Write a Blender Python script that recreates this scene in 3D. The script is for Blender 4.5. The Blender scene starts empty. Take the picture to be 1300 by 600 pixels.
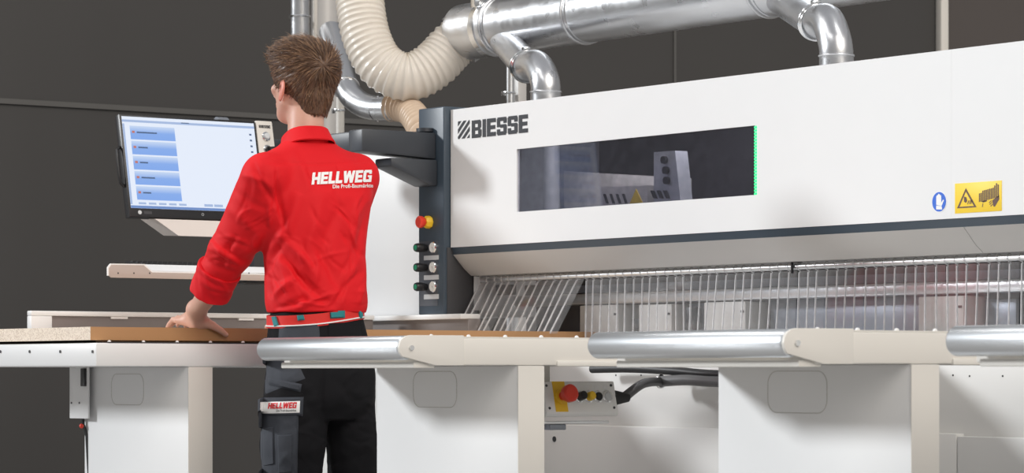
import bpy, bmesh, math, random
import numpy as np
from mathutils import Vector, Matrix
from mathutils.bvhtree import BVHTree
random.seed(7); rng = np.random.default_rng(7)
PI = math.pi
sc = bpy.context.scene
COL = sc.collection
# ------------------------------------------------------------------ camera model
# world X runs along the saw beam, world Y runs from the operator into the machine, Z up, metres
H = 0.86; F = 3900.0; HY = 474.0
CR, CF = (0.590, 0.8074), (-0.8074, 0.590)
def W(x, y, u=None, v=None, d=None, z=None):
    """point on the ray through a photo position that lies on the given real plane"""
    k = (x-650)/F; m = (HY-y)/F
    if u is not None: d = u/(CF[0]+CR[0]*k)
    elif v is not None: d = v/(CF[1]+CR[1]*k)
    elif z is not None: d = (z-H)/m
    return Vector((d*(CF[0]+CR[0]*k), d*(CF[1]+CR[1]*k), H+m*d))
def proj(p):
    X = CR[0]*p[0]+CR[1]*p[1]; d = CF[0]*p[0]+CF[1]*p[1]
    return 650+F*X/d, HY-F*(p[2]-H)/d, d
# ------------------------------------------------------------------ materials
def mat(name, col, rough=0.5, metal=0.0, var=0.04, scale=8.0, bump=0.0, bscale=200.0, **kw):
    m = bpy.data.materials.new(name); m.use_nodes = True
    nt = m.node_tree; n = nt.nodes; b = n['Principled BSDF']; L = nt.links
    b.inputs['Roughness'].default_value = rough; b.inputs['Metallic'].default_value = metal
    tc = n.new('ShaderNodeTexCoord')
    nz = n.new('ShaderNodeTexNoise'); nz.inputs['Scale'].default_value = scale; nz.inputs['Detail'].default_value = 4
    L.new(tc.outputs['Object'], nz.inputs['Vector'])
    mx = n.new('ShaderNodeMix'); mx.data_type = 'RGBA'
    c = Vector(col)
    mx.inputs['A'].default_value = (*[max(0, q*(1-var)) for q in c], 1)
    mx.inputs['B'].default_value = (*[min(1, q*(1+var)) for q in c], 1)
    L.new(nz.outputs['Fac'], mx.inputs['Factor']); L.new(mx.outputs['Result'], b.inputs['Base Color'])
    if bump:
        n2 = n.new('ShaderNodeTexNoise'); n2.inputs['Scale'].default_value = bscale; n2.inputs['Detail'].default_value = 3
        L.new(tc.outputs['Object'], n2.inputs['Vector'])
        bp = n.new('ShaderNodeBump'); bp.inputs['Strength'].default_value = bump; bp.inputs['Distance'].default_value = 0.002
        L.new(n2.outputs['Fac'], bp.inputs['Height']); L.new(bp.outputs['Normal'], b.inputs['Normal'])
    for k, v in kw.items(): b.inputs[k.replace('_', ' ')].default_value = v
    return m
def emis(name, col, s):
    m = bpy.data.materials.new(name); m.use_nodes = True; nt = m.node_tree; b = nt.nodes['Principled BSDF']
    b.inputs['Base Color'].default_value = (0.02, 0.02, 0.02, 1); b.inputs['Roughness'].default_value = .4
    b.inputs['Emission Color'].default_value = (*col, 1); b.inputs['Emission Strength'].default_value = s
    return m
M = {}
M['white'] = mat('white powder coat', (.80, .805, .81), .42, var=.015, bump=.03, bscale=600)
M['cream'] = mat('cream powder coat', (.78, .755, .71), .45, var=.015, bump=.03, bscale=600)
M['soffit'] = mat('brushed grey sheet', (.60, .585, .57), .42, .2, var=.04, scale=3)
M['base'] = mat('machine base paint', (.76, .75, .73), .45, var=.02)
M['slate'] = mat('slate blue paint', (.048, .070, .096), .38, var=.06, bump=.05, bscale=500)
M['slate_dark'] = mat('slate dark paint', (.075, .082, .10), .5, var=.05)
M['armdark'] = mat('arm graphite paint', (.036, .041, .050), .42, var=.06)
M['black'] = mat('black plastic', (.012, .012, .014), .35, var=.1)
M['rubber'] = mat('black rubber', (.02, .02, .022), .55, var=.15, scale=40)
M['dark'] = mat('dark recess', (.05, .05, .055), .6)
M['wall'] = mat('anthracite wall panel', (.052, .050, .0495), .55, var=.10, scale=.6)
M['wallb'] = mat('brown grey wall panel', (.085, .074, .070), .5, var=.08, scale=.6)
M['seam'] = mat('wall joint strip', (.10, .098, .095), .5)
M['floor'] = mat('grey concrete floor', (.32, .31, .30), .5, var=.12, scale=1.5)
M['alu'] = mat('brushed aluminium', (.80, .81, .82), .30, 1.0, var=.05, scale=20)
M['rollmat'] = mat('roller steel', (.80, .83, .86), .34, 1.0, var=.05, scale=15)
M['chrome'] = mat('bright metal', (.82, .83, .84), .15, 1.0)
M['red_btn'] = mat('red button plastic', (.80, .055, .03), .35)
M['yellow'] = mat('yellow plastic', (.92, .58, .03), .45)
M['stick_y'] = mat('yellow sticker', (.95, .66, .04), .5, var=.02)
M['stick_b'] = mat('blue sticker', (.01, .13, .66), .45, var=.02)
M['stick_w'] = mat('white print', (.88, .88, .88), .5, var=.01)
M['print'] = mat('dark print', (.018, .02, .026), .6)
M['printred'] = mat('red print', (.70, .02, .03), .5)
M['printbrown'] = mat('brown print', (.10, .045, .03), .5)
M['gauge'] = mat('gauge dial', (.82, .82, .80), .3)
M['green_mark'] = mat('green marking', (.02, .30, .16), .4)
M['teal'] = mat('teal webbing', (.02, .23, .25), .7, bump=.4, bscale=900)
M['belt'] = mat('red webbing', (.72, .025, .02), .7, bump=.4, bscale=900)
M['label_grey'] = mat('light grey label', (.62, .64, .66), .5)
M['red'] = mat('red cotton', (.72, .008, .014), .68, var=.05, scale=6, bump=.25, bscale=500, Specular_IOR_Level=.25)
M['red_in'] = mat('red cotton cuff', (.72, .008, .016), .68, var=.05, scale=6, bump=.25, bscale=500, Specular_IOR_Level=.25)
M['trouser'] = mat('black work cloth', (.009, .009, .011), .85, var=.15, bump=.4, bscale=600, Specular_IOR_Level=.2)
M['pocket'] = mat('charcoal canvas', (.042, .048, .062), .8, var=.12, bump=.5, bscale=600)
M['shoe'] = mat('black leather', (.02, .02, .02), .5)
M['skin'] = mat('skin', (.66, .38, .29), .48, var=.10, scale=14, bump=.15, bscale=120, Subsurface_Weight=.12)
M['skin'].node_tree.nodes['Principled BSDF'].inputs['Subsurface Radius'].default_value = (.012, .004, .002)
M['ear'] = mat('ear skin', (.72, .27, .20), .48, var=.10, scale=14, Subsurface_Weight=.2)
M['ear'].node_tree.nodes['Principled BSDF'].inputs['Subsurface Radius'].default_value = (.02, .006, .003)
M['hair'] = mat('brown hair', (.115, .058, .032), .42, var=.45, scale=55, bump=.5, bscale=260)
M['hair_light'] = mat('light brown hair', (.33, .19, .105), .55, var=.4, scale=60)
M['eye'] = mat('eye white', (.8, .78, .75), .2)
M['lip'] = mat('lip', (.55, .22, .19), .45)
M['iris'] = mat('iris', (.08, .05, .03), .2)
M['hose2'] = mat('tan hose', (.60, .46, .34), .4, var=.1)
M['cable'] = mat('black cable', (.022, .022, .024), .45)
M['corrugated'] = mat('grey corrugated hose', (.16, .16, .165), .45)
M['tray'] = mat('pale tray paint', (.72, .66, .62), .4)
M['shelfmat'] = mat('shelf paint with board reflection', (.50, .42, .38), .45)  # beige tone carries the reflection of the board
M['plate'] = mat('blue grey steel plate', (.26, .28, .32), .35, .5, var=.1)
M['clamp'] = mat('ivory clamp casting', (.70, .67, .62), .5)
M['darkm'] = mat('dark machine interior', (.13, .12, .118), .5, .1, var=.3, scale=9)
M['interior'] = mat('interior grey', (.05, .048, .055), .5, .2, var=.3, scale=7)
M['brownedge'] = mat('brown edge band', (.50, .275, .125), .5, var=.06, scale=5)
M['led'] = emis('green led', (.0, .85, .22), 1.6)
M['led2'] = emis('pale led gap', (.35, .95, .55), 1.0)
M['screen'] = emis('screen light', (.80, .87, 1.0), .92)
M['scrbar'] = emis('screen bar', (.42, .56, .86), .8)
M['scrblue'] = emis('screen dark bar', (.18, .34, .75), .7)
M['scrink'] = emis('screen ink', (.10, .2, .42), .5)
M['scrred'] = emis('screen red icon', (.8, .25, .2), .6)
def chip_mat():
    m = mat('raw chipboard', (.92, .80, .67), .8, var=.08, scale=30)
    nt = m.node_tree; n = nt.nodes; L = nt.links; b = n['Principled BSDF']
    src = b.inputs['Base Color'].links[0].from_socket
    tc = n.new('ShaderNodeTexCoord'); v = n.new('ShaderNodeTexVoronoi'); v.inputs['Scale'].default_value = 260
    L.new(tc.outputs['Object'], v.inputs['Vector'])
    r = n.new('ShaderNodeValToRGB'); r.color_ramp.elements[0].position = .15; r.color_ramp.elements[1].position = .62
    r.color_ramp.elements[0].color = (.30, .17, .09, 1); r.color_ramp.elements[1].color = (1, 1, 1, 1)
    L.new(v.outputs['Color'], r.inputs['Fac'])
    mx = n.new('ShaderNodeMix'); mx.data_type = 'RGBA'; mx.blend_type = 'MULTIPLY'; mx.inputs['Factor'].default_value = .38
    L.new(src, mx.inputs['A']); L.new(r.outputs['Color'], mx.inputs['B']); L.new(mx.outputs['Result'], b.inputs['Base Color'])
    return m
M['chip'] = chip_mat()
def galv():
    m = mat('galvanised steel', (.66, .67, .69), .24, 1.0, var=.10, scale=6)
    nt = m.node_tree; n = nt.nodes; L = nt.links; b = n['Principled BSDF']
    tc = n.new('ShaderNodeTexCoord'); v = n.new('ShaderNodeTexVoronoi'); v.inputs['Scale'].default_value = 40
    L.new(tc.outputs['Object'], v.inputs['Vector'])
    mr = n.new('ShaderNodeMapRange'); mr.inputs['To Min'].default_value = .26; mr.inputs['To Max'].default_value = .36
    L.new(v.outputs['Color'], mr.inputs['Value']); L.new(mr.outputs['Result'], b.inputs['Roughness'])
    nz = n.new('ShaderNodeTexNoise'); nz.inputs['Scale'].default_value = 12
    L.new(tc.outputs['Object'], nz.inputs['Vector'])
    bp = n.new('ShaderNodeBump'); bp.inputs['Strength'].default_value = .12; bp.inputs['Distance'].default_value = .003
    L.new(nz.outputs['Fac'], bp.inputs['Height']); L.new(bp.outputs['Normal'], b.inputs['Normal'])
    return m
M['galv'] = galv()
def see_through(name, tint, alpha_w, gloss, rough=.05, body=(.9, .9, .9), body_w=.1):
    m = bpy.data.materials.new(name); m.use_nodes = True; nt = m.node_tree; n = nt.nodes; L = nt.links
    n.remove(n['Principled BSDF']); out = n['Material Output']
    t = n.new('ShaderNodeBsdfTransparent'); t.inputs['Color'].default_value = (*tint, 1)
    g = n.new('ShaderNodeBsdfGlossy'); g.inputs['Roughness'].default_value = rough; g.inputs['Color'].default_value = (1, 1, 1, 1)
    d = n.new('ShaderNodeBsdfPrincipled'); d.inputs['Base Color'].default_value = (*body, 1); d.inputs['Roughness'].default_value = .3
    fr = n.new('ShaderNodeLayerWeight'); fr.inputs['Blend'].default_value = gloss
    nz = n.new('ShaderNodeTexNoise'); nz.inputs['Scale'].default_value = 25
    tc = n.new('ShaderNodeTexCoord'); L.new(tc.outputs['Object'], nz.inputs['Vector'])
    ml = n.new('ShaderNodeMath'); ml.operation = 'MULTIPLY'; ml.inputs[1].default_value = body_w*2
    L.new(nz.outputs['Fac'], ml.inputs[0])
    a = n.new('ShaderNodeMixShader'); L.new(ml.outputs[0], a.inputs[0]); L.new(t.outputs[0], a.inputs[1]); L.new(d.outputs[0], a.inputs[2])
    b = n.new('ShaderNodeMixShader'); L.new(fr.outputs['Facing'], b.inputs[0]); L.new(a.outputs[0], b.inputs[1]); L.new(g.outputs[0], b.inputs[2])
    L.new(b.outputs[0], out.inputs['Surface'])
    return m
M['strip'] = see_through('clear flap plastic', (.97, .97, .98), 0, .06, .08, body_w=.055)
M['stripedge'] = see_through('flap edge plastic', (.95, .95, .96), 0, .2, .2, body=(.93, .93, .94), body_w=.5)
M['glass'] = see_through('tinted window glass', (.60, .60, .66), 0, .045, .02, body=(.03, .03, .05), body_w=.14)
M['fencepane'] = mat('grey fence infill', (.25, .225, .22), .3, .3, var=.15, scale=3)
def hose_mat():
    m = mat('ivory hose plastic', (.90, .85, .78), .22, var=.06, scale=20)
    nt = m.node_tree; n = nt.nodes; L = nt.links; b = n['Principled BSDF']; out = n['Material Output']
    t = n.new('ShaderNodeBsdfTranslucent'); t.inputs['Color'].default_value = (.92, .84, .72, 1)
    mx = n.new('ShaderNodeMixShader'); mx.inputs[0].default_value = .25
    L.new(b.outputs[0], mx.inputs[1]); L.new(t.outputs[0], mx.inputs[2]); L.new(mx.outputs[0], out.inputs['Surface'])
    return m
M['hose'] = hose_mat()
def button_blue():
    m = emis('screen button', (.4, .6, 1), .85); nt = m.node_tree; n = nt.nodes; L = nt.links
    tc = n.new('ShaderNodeTexCoord'); sp = n.new('ShaderNodeSeparateXYZ'); L.new(tc.outputs['Generated'], sp.inputs[0])
    r = n.new('ShaderNodeValToRGB'); e = r.color_ramp.elements
    e[0].position = 0; e[0].color = (.22, .42, .92, 1); e[1].position = 1; e[1].color = (.62, .76, 1, 1)
    q = e.new(.5); q.color = (.24, .44, .92, 1)
    L.new(sp.outputs['Z'], r.inputs['Fac']); L.new(r.outputs['Color'], n['Principled BSDF'].inputs['Emission Color'])
    return m
M['scrbtn'] = button_blue()

# ------------------------------------------------------------------ builders
def frame(d):
    d = d.normalized(); a = Vector((0, 0, 1)) if abs(d.z) < .9 else Vector((1, 0, 0))
    x = d.cross(a).normalized(); return x, d.cross(x).normalized()
class B:
    def __init__(s): s.bm = bmesh.new(); s.mi = 0
    def _fin(s, fs):
        for f in fs: f.material_index = s.mi
        return fs
    def box(s, a, b, bev=0.0, seg=2):
        a = Vector(a); b = Vector(b); lo = [min(a[i], b[i]) for i in range(3)]; hi = [max(a[i], b[i]) for i in range(3)]
        v = [s.bm.verts.new((x, y, z)) for x in (lo[0], hi[0]) for y in (lo[1], hi[1]) for z in (lo[2], hi[2])]
        fs = [s.bm.faces.new([v[i] for i in q]) for q in ((0, 1, 3, 2), (4, 6, 7, 5), (0, 4, 5, 1), (2, 3, 7, 6), (0, 2, 6, 4), (1, 5, 7, 3))]
        s._fin(fs)
        if bev:
            es = list({e for f in fs for e in f.edges})
            r = bmesh.ops.bevel(s.bm, geom=es, offset=bev, segments=seg, profile=.5, affect='EDGES')
            s._fin(r['faces'])
        return s
    def prism(s, pts, ext, bev=0.0):
        """closed 3-D polygon pts extruded by the vector ext"""
        ext = Vector(ext); n = len(pts)
        a = [s.bm.verts.new(Vector(p)) for p in pts]; b = [s.bm.verts.new(Vector(p)+ext) for p in pts]
        fs = [s.bm.faces.new(a), s.bm.faces.new(b[::-1])] + [s.bm.faces.new([a[i], b[i], b[(i+1) % n], a[(i+1) % n]]) for i in range(n)]
        s._fin(fs); bmesh.ops.recalc_face_normals(s.bm, faces=fs)
        if bev:
            r = bmesh.ops.bevel(s.bm, geom=list({e for f in fs for e in f.edges}), offset=bev, segments=2, profile=.5, affect='EDGES'); s._fin(r['faces'])
        return s
    def poly(s, pts): s._fin([s.bm.faces.new([s.bm.verts.new(Vector(p)) for p in pts])]); return s
    def tube(s, pts, rad, seg=24, caps=True):
        pts = [Vector(p) for p in pts]; n = len(pts)
        rad = rad if hasattr(rad, '__len__') else [rad]*n
        x, y = frame(pts[1]-pts[0]); rings = []
        for i, p in enumerate(pts):
            t = (pts[min(i+1, n-1)]-pts[max(i-1, 0)]).normalized()
            x = (x-t*x.dot(t)).normalized(); y = t.cross(x)
            rings.append([s.bm.verts.new(p+(x*math.cos(2*PI*k/seg)+y*math.sin(2*PI*k/seg))*rad[i]) for k in range(seg)])
        fs = [s.bm.faces.new([rings[i][k], rings[i][(k+1) % seg], rings[i+1][(k+1) % seg], rings[i+1][k]]) for i in range(n-1) for k in range(seg)]
        if caps: fs += [s.bm.faces.new(rings[0][::-1]), s.bm.faces.new(rings[-1])]
        s._fin(fs); return s
    def cyl(s, a, b, r, r2=None, seg=24, bev=0.0):
        a = Vector(a); b = Vector(b); r2 = r if r2 is None else r2
        if bev:
            d = (b-a).normalized()*bev
            return s.tube([a, a+d*.3, a+d, b-d, b-d*.3, b], [r-bev, r-bev*.3, r, r2, r2-bev*.3, r2-bev], seg)
        return s.tube([a, b], [r, r2], seg)
    def ring(s, c, axis, R, r, seg=32, rs=8):
        c = Vector(c); axis = Vector(axis).normalized(); x, y = frame(axis); rr = []
        for k in range(seg):
            o = x*math.cos(2*PI*k/seg)+y*math.sin(2*PI*k/seg)
            rr.append([s.bm.verts.new(c+o*(R+r*math.cos(2*PI*j/rs))+axis*r*math.sin(2*PI*j/rs)) for j in range(rs)])
        s._fin([s.bm.faces.new([rr[k][j], rr[(k+1) % seg][j], rr[(k+1) % seg][(j+1) % rs], rr[k][(j+1) % rs]]) for k in range(seg) for j in range(rs)])
        return s
    def lathe(s, c, axis, prof, seg=24):
        c = Vector(c); axis = Vector(axis).normalized()
        return s.tube([c+axis*h for h, _ in prof], [r for _, r in prof], seg) if all(prof[i][0] < prof[i+1][0] for i in range(len(prof)-1)) else s
    def ball(s, c, r, seg=12):
        g = bmesh.ops.create_uvsphere(s.bm, u_segments=seg, v_segments=seg//2+2, radius=r, matrix=Matrix.Translation(Vector(c)))
        s._fin({f for v in g['verts'] for f in v.link_faces}); return s
    def build(s, name, m, parent=None, smooth=None, recalc=True):
        if recalc: bmesh.ops.recalc_face_normals(s.bm, faces=s.bm.faces[:])
        me = bpy.data.meshes.new(name)
        Mi = ROOTM(parent).inverted() if parent else None
        if Mi: bmesh.ops.transform(s.bm, matrix=Mi, verts=s.bm.verts)
        s.bm.to_mesh(me); s.bm.free()
        for q in (m if isinstance(m, (list, tuple)) else [m]): me.materials.append(q if not isinstance(q, str) else M[q])
        o = bpy.data.objects.new(name, me); COL.objects.link(o)
        if parent: o.parent = parent
        shade(me, 35 if smooth is None else smooth)
        if not parent:
            vs = [v.co for v in me.vertices]; lo = Vector([min(v[i] for v in vs) for i in range(3)]); hi = Vector([max(v[i] for v in vs) for i in range(3)])
            c = Vector(((lo.x+hi.x)/2, (lo.y+hi.y)/2, lo.z)); me.transform(Matrix.Translation(-c)); o.location = c
        return o
def shade(me, ang):
    me.shade_smooth()
    if ang < 180: me.set_sharp_from_angle(angle=math.radians(ang))
RM = {}
def ROOTM(o):
    while o.parent: o = o.parent
    return RM.get(o.name, Matrix.Identity(4)) if o.name in RM else Matrix.LocRotScale(o.location, o.rotation_euler, None)
def thing(name, label, cat, loc, rz=0.0, group=None):
    o = bpy.data.objects.new(name, None); COL.objects.link(o); o.location = loc; o.rotation_euler = (0, 0, rz)
    o.empty_display_size = .1
    RM[o.name] = Matrix.LocRotScale(Vector(loc), o.rotation_euler, None)
    o['label'] = label; o['category'] = cat
    if group: o['group'] = group
    return o
def tag(o, label, cat, group=None):
    o['label'] = label; o['category'] = cat
    if group: o['group'] = group
    return o
def struct(o): o['kind'] = 'structure'; return o
# ------------------------------------------------------------------ lettering (2-D glyphs)
R4 = lambda a, b, c, d: [(a, b), (c, b), (c, d), (a, d)]
GL = {'H': (.8, [R4(0, 0, .27, 1), R4(.53, 0, .8, 1), R4(.27, .38, .53, .62)]),
 'E': (.70, [R4(0, 0, .27, 1), R4(.27, .77, .7, 1), R4(.27, .39, .65, .61), R4(.27, 0, .7, .23)]),
 'L': (.64, [R4(0, 0, .27, 1), R4(.27, 0, .64, .24)]),
 'I': (.27, [R4(0, 0, .27, 1)]),
 'S': (.76, [R4(.05, .79, .72, 1), R4(0, .46, .26, .93), R4(.26, .41, .7, .60), R4(.5, .07, .76, .55), R4(.05, 0, .7, .21), R4(.5, .66, .76, .93), R4(0, .07, .26, .34)]),
 'G': (.82, [R4(0, .08, .27, .92), R4(.08, .78, .74, 1), R4(.08, 0, .82, .22), R4(.55, .22, .82, .55), R4(.42, .40, .6, .55), R4(.55, .67, .8, .92)]),
 'B': (.78, [R4(0, 0, .27, 1), R4(.27, .79, .68, 1), R4(.27, .41, .68, .60), R4(.27, 0, .72, .21), R4(.49, .56, .75, .93), R4(.51, .07, .78, .45)]),
 'W': (1.12, [[(0, 1), (.26, 1), (.44, 0), (.16, 0)], [(.16, 0), (.44, 0), (.66, 1), (.46, 1)], [(.46, 1), (.66, 1), (.96, 0), (.68, 0)], [(.68, 0), (.96, 0), (1.12, 1), (.86, 1)]])}
def block_text(txt, gap=.08, slant=0.0):
    out = []; x = 0
    for ch in txt:
        w, ps = GL[ch]
        out += [[(x+a+slant*b, b) for a, b in p] for p in ps]; x += w+gap
    return out, x-gap
def font_polys(txt, bold=0.0, shear=0.0):
    cu = bpy.data.curves.new('txt', 'FONT'); cu.body = txt; cu.size = 1; cu.offset = bold; cu.shear = shear; cu.resolution_u = 3
    o = bpy.data.objects.new('txt', cu); COL.objects.link(o); dg = bpy.context.evaluated_depsgraph_get()
    me = bpy.data.meshes.new_from_object(o.evaluated_get(dg)); vs = [(v.co.x, v.co.y) for v in me.vertices]
    ps = [[vs[i] for i in p.vertices] for p in me.polygons]
    bpy.data.objects.remove(o); bpy.data.meshes.remove(me); bpy.data.curves.remove(cu)
    x0 = min(a for a, _ in vs); x1 = max(a for a, _ in vs); y1 = .73
    return [[(a-x0, b/y1) for a, b in p] for p in ps], x1-x0
def lay(b, polys, o, ex, ey, w, width):
    """flat polys laid from corner o along ex (total run 'width' metres) and ey (height metres inside ey)"""
    nrm = Vector(ex).cross(Vector(ey)).normalized()
    for i, p in enumerate(polys): b.poly([Vector(o)+nrm*(i % 12)*.00005+Vector(ex)*(x/w*width)+Vector(ey)*y for x, y in p])
    return b
def stripes():
    def clip(poly, f):
        out = []
        for i in range(len(poly)):
            p, q = poly[i], poly[(i+1) % len(poly)]; a, c = f(p), f(q)
            if a >= 0: out.append(p)
            if a*c < 0: t = a/(a-c); out.append((p[0]+(q[0]-p[0])*t, p[1]+(q[1]-p[1])*t))
        return out
    res = []
    for k in range(-3, 4):
        c = k*.42; P = [(0, 0), (1, 0), (1, 1), (0, 1)]
        P = clip(P, lambda p: p[1]*1.0-p[0]*.95-(c-.13)); P = clip(P, lambda p: (c+.13)-(p[1]-p[0]*.95)) if len(P) > 2 else P
        if len(P) > 2: res.append(P)
    return res
# ================================================================== SETTING
struct(B().box((-14, -6, -.1), (6, 22, 0)).build('floor', 'floor'))
WU = -12.6
vR = W(1192, 300, u=WU).y
wl = struct(B().box((WU-.15, 4.0, 0), (WU, vR, 6)).build('wall_back', 'wall'))
struct(B().box((WU-.15, vR+.001, 0), (WU, 22, 6)).build('wall_right', 'wallb'))
za = W(0, 128, u=WU).z
b = B().box((WU, 4.0, za-.012), (WU+.012, vR-.1, za+.012)); struct(b.build('trim_1', 'seam'))
va = W(856, 50, u=WU).y
struct(B().box((WU, va-.008, za+.013), (WU+.008, va+.008, 6)).build('trim_2', 'seam'))
struct(B().box((WU+.001, vR-.03, 0), (WU+.05, vR+.03, 6), .008).build('trim_3', 'cream'))

# ================================================================== AIR TABLES
V0 = 4.285; VC = 4.594; ZT = .9515; ZB = .8806
def make_table(label, uR, uL, vEnd, roller=True, wide=None):
    t = thing('air_cushion_table', label, 'table', ((uL+uR)/2, VC+.04, 0), 0, 'air tables in front of the saw')
    ul = wide if wide else uL
    # apron box with top
    b = B(); b.box((ul, V0+.035 if roller else V0, ZB), (uR, vEnd, ZT-.002), .006)
    b.build('table_body', 'cream' if roller else 'white', t)
    b = B().box((ul+.004, V0+.04, ZT-.002), (uR-.004, vEnd-.004, ZT+.001)); b.build('table_top', 'dark' if not roller else 'cream', t)
    if roller:
        rz = .924; r = .030
        b = B().cyl((uL+.002, V0-.022, rz), (uR-.012, V0-.022, rz), r, seg=48, bev=.007); ro = b.build('roller', 'rollmat', t)
        B().cyl((uR-.012, V0-.022, rz), (uR-.006, V0-.022, rz), .026, seg=32).build('end_cap', 'black', ro)
        for s_, u in ((1, uR),):
            prof = []
            for k in range(9):
                a = PI/2+PI*k/8; prof.append((V0-.022+.031*math.cos(a)*1.1, rz+.031*math.sin(a)))
            prof = prof[:7]+[(V0+.055, ZB), (V0+.14, ZB), (V0+.14, ZT+.004)]
            b = B().prism([(u-.006, y, z) for y, z in prof], (.008, 0, 0), .0015); br = b.build('roller_bracket', 'cream', t)
            B().cyl((u+.002, V0-.02, rz), (u+.007, V0-.02, rz), .007, seg=6).build('bolt', 'chrome', br)
        B().box((uL+.05, V0-.004, .874), (uR-.01, V0+.06, .889), .003).build('front_lip', 'cream', t)
        v1 = W(706, 460, u=-6.26).y
        B().box((uR-.02, v1, ZB-.002), (uR+.006, vEnd, .893), .003).build('side_lip', 'cream', t)
    # pillar: boxed column; front panel set back from the roller
    b = B().box((uL+.034, VC, 0), (uR, VC+.08, ZB-.0005), .003); c = b.build('support_column', 'white', t)
    b = B().box((uR-.001, VC-.0012, .004), (uR+.0015, VC+.081, ZB-.001)); b.build('corner_trim', 'cream', c)
    cu = (uL+uR)/2-.03; cz = W(570 if roller else 173, 494, v=VC).z; w = .10; h = .047; R = .03
    pts = []
    for sx, sz, a0 in ((1, 1, 0), (-1, 1, PI/2), (-1, -1, PI), (1, -1, 3*PI/2)):
        for k in range(7):
            a = a0+PI/2*k/6; pts.append((cu+sx*(w-R)+R*math.cos(a), VC-.0002, cz+sz*(h-R)+R*math.sin(a)))
    b = B(); P = pts+[pts[0]]
    for i in range(len(P)-1): b.tube([P[i], P[i+1]], .0009, 5, False)
    b.build('hatch_outline', 'seam2', c)
    n = 14
    for i in range(n):
        vv = V0+.05+(vEnd-V0-.1)*i/(n-1)
        B().ball((uR-.012, vv, ZT+.001), .0055, 10).build('support_ball', 'stick_w', t)
    return t
M['seam2'] = mat('panel joint', (.50, .49, .46), .6)
T0 = make_table('white air table on the left, carrying the thick board the worker leans on', -7.91, -8.59, 5.86, False, -8.93)
T1 = make_table('middle cream table whose roller crosses in front of the worker', -6.26, -6.94, 5.86)
T2 = make_table('right cream table with a bright steel roller, nearest with its whole column visible', -4.83, -5.51, 5.86)
uL3 = W(1222, 440, v=V0).x
T3 = make_table('table cut by the right picture edge, only its roller end showing', uL3+.68, uL3, 5.86)
# extras on the left table
b = B()
for x in (1, 38, 77, 118):
    p = W(x, 446, v=V0); b.cyl((p.x, V0-.0005, p.z), (p.x, V0-.003, p.z), .0045, seg=10)
b.build('screw_row', 'dark', T0)
p0 = W(89, 466, v=VC-.02); p1 = W(108.5, 531, v=VC-.02)
bk = B().box((p0.x, VC-.022, p1.z), (p1.x+.02, VC-.016, ZB-.001), .001).build('side_bracket', 'white', T0)
q0 = W(102, 467, v=VC-.03); q1 = W(107, 490, v=VC-.03)
B().box((q0.x, VC-.030, q1.z), (q1.x, VC-.022, q0.z-.001), .001).build('latch', 'black', bk)
for x, y in ((91, 511), (101, 511)):
    q = W(x, y, v=VC-.022); B().cyl(q, q+Vector((0, -.002, 0)), .003, seg=8).build('screw', 'dark', bk)
q = W(105, 533, v=VC-.01); b = B().tube([q+Vector((0, 0, .01)), q+Vector((0, 0, -.012)), q+Vector((.01, .01, -.05)), q+Vector((.02, .02, -.3))], .006, 8); cb = b.build('hanging_cable', 'cable', T0)
B().ball(q+Vector((0, -.003, -.018)), .008).build('red_plug', 'red_btn', cb)

# ================================================================== BOARD
zb = .958; zt = .9965; bu = -7.945; bl = -8.79; bv = W(115, 420, u=bu).y
t = thing('wooden_board', 'thick chipboard panel with brown edge lying on the left table', 'board', ((bu+bl)/2, bv+.1, zb-.0065))
B().box((bl, bv, zb), (bu-.0012, 6.35, zt)).build('chipboard_core', 'chip', t)
B().box((bu-.0012, bv, zb), (bu, 6.35, zt)).build('edge_band', 'brownedge', t)
B().box((bl, bv+.02, ZT+.001), (bl+.04, 6.2, zb)).build('underside_spacer', 'brownedge', t)
B().box((bu-.06, bv+.05, ZT+.001), (bu-.02, 6.2, zb)).build('underside_spacer', 'brownedge', t)

# ================================================================== GUIDE FENCE
fu = -8.82; f0 = 4.545; f1 = 5.86; fz = 1.061
t = thing('guide_fence', 'long low white fence with grey infill behind the board', 'fence', (fu-.02, (f0+f1)/2, ZT+.001))
b = B(); b.box((fu-.03, f0, fz-.016), (fu, f1, fz), .003); b.box((fu-.03, f0, ZT+.001), (fu, f0+.075, fz-.0161), .003); b.box((fu-.03, f0+.0751, ZT+.001), (fu, f1, .97), .002)
b.build('fence_frame', 'white', t)
B().box((fu-.02, f0+.075, .97), (fu-.012, f1, fz-.016)).build('infill_panel', 'fencepane', t)
for x0, x1 in ((142, 163), (222, 240), (304, 323)):
    a = W(x0, 399, u=fu); c = W(x1, 400, u=fu); B().box((fu-.012, a.y, fz-.023), (fu-.004, c.y, fz-.0161)).build('painted_glare', 'stick_w', t)  # white pieces stand in for reflections on the infill

# ================================================================== PANEL SAW
VB = 5.955; UE = -8.50; UR = -4.9
saw = thing('panel_saw', 'long white panel saw beam with dark window, blue tower and cream base cabinets', 'machine', (-7, 6.2, 0))
P = lambda x, y: W(x, y, v=VB)
ztop = P(572, 140.7).z; zlow = P(572, 315.5).z; wz1 = 1.599; wz0 = 1.392
zt2, zl2 = P(1300, 50).z, P(1300, 270).z; ztop = (ztop+zt2)/2; zlow = (zlow+zl2)/2
wz1 = (P(656, 190).z+P(961, 158).z)/2; wz0 = (P(656, 269).z+P(961, 247).z)/2
wu0 = P(656, 200).x; wu1 = P(961, 200).x; useam = P(1208, 100).x
VE = VB+.012
b = B()
b.box((UE, VB, wz1), (useam-.0002, VE, ztop)); b.box((UE, VB, zlow), (useam-.0002, VE, wz0))
b.box((UE, VB, wz0), (wu0, VE, wz1)); b.box((wu1, VB, wz0), (useam-.0002, VE, wz1))
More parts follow.
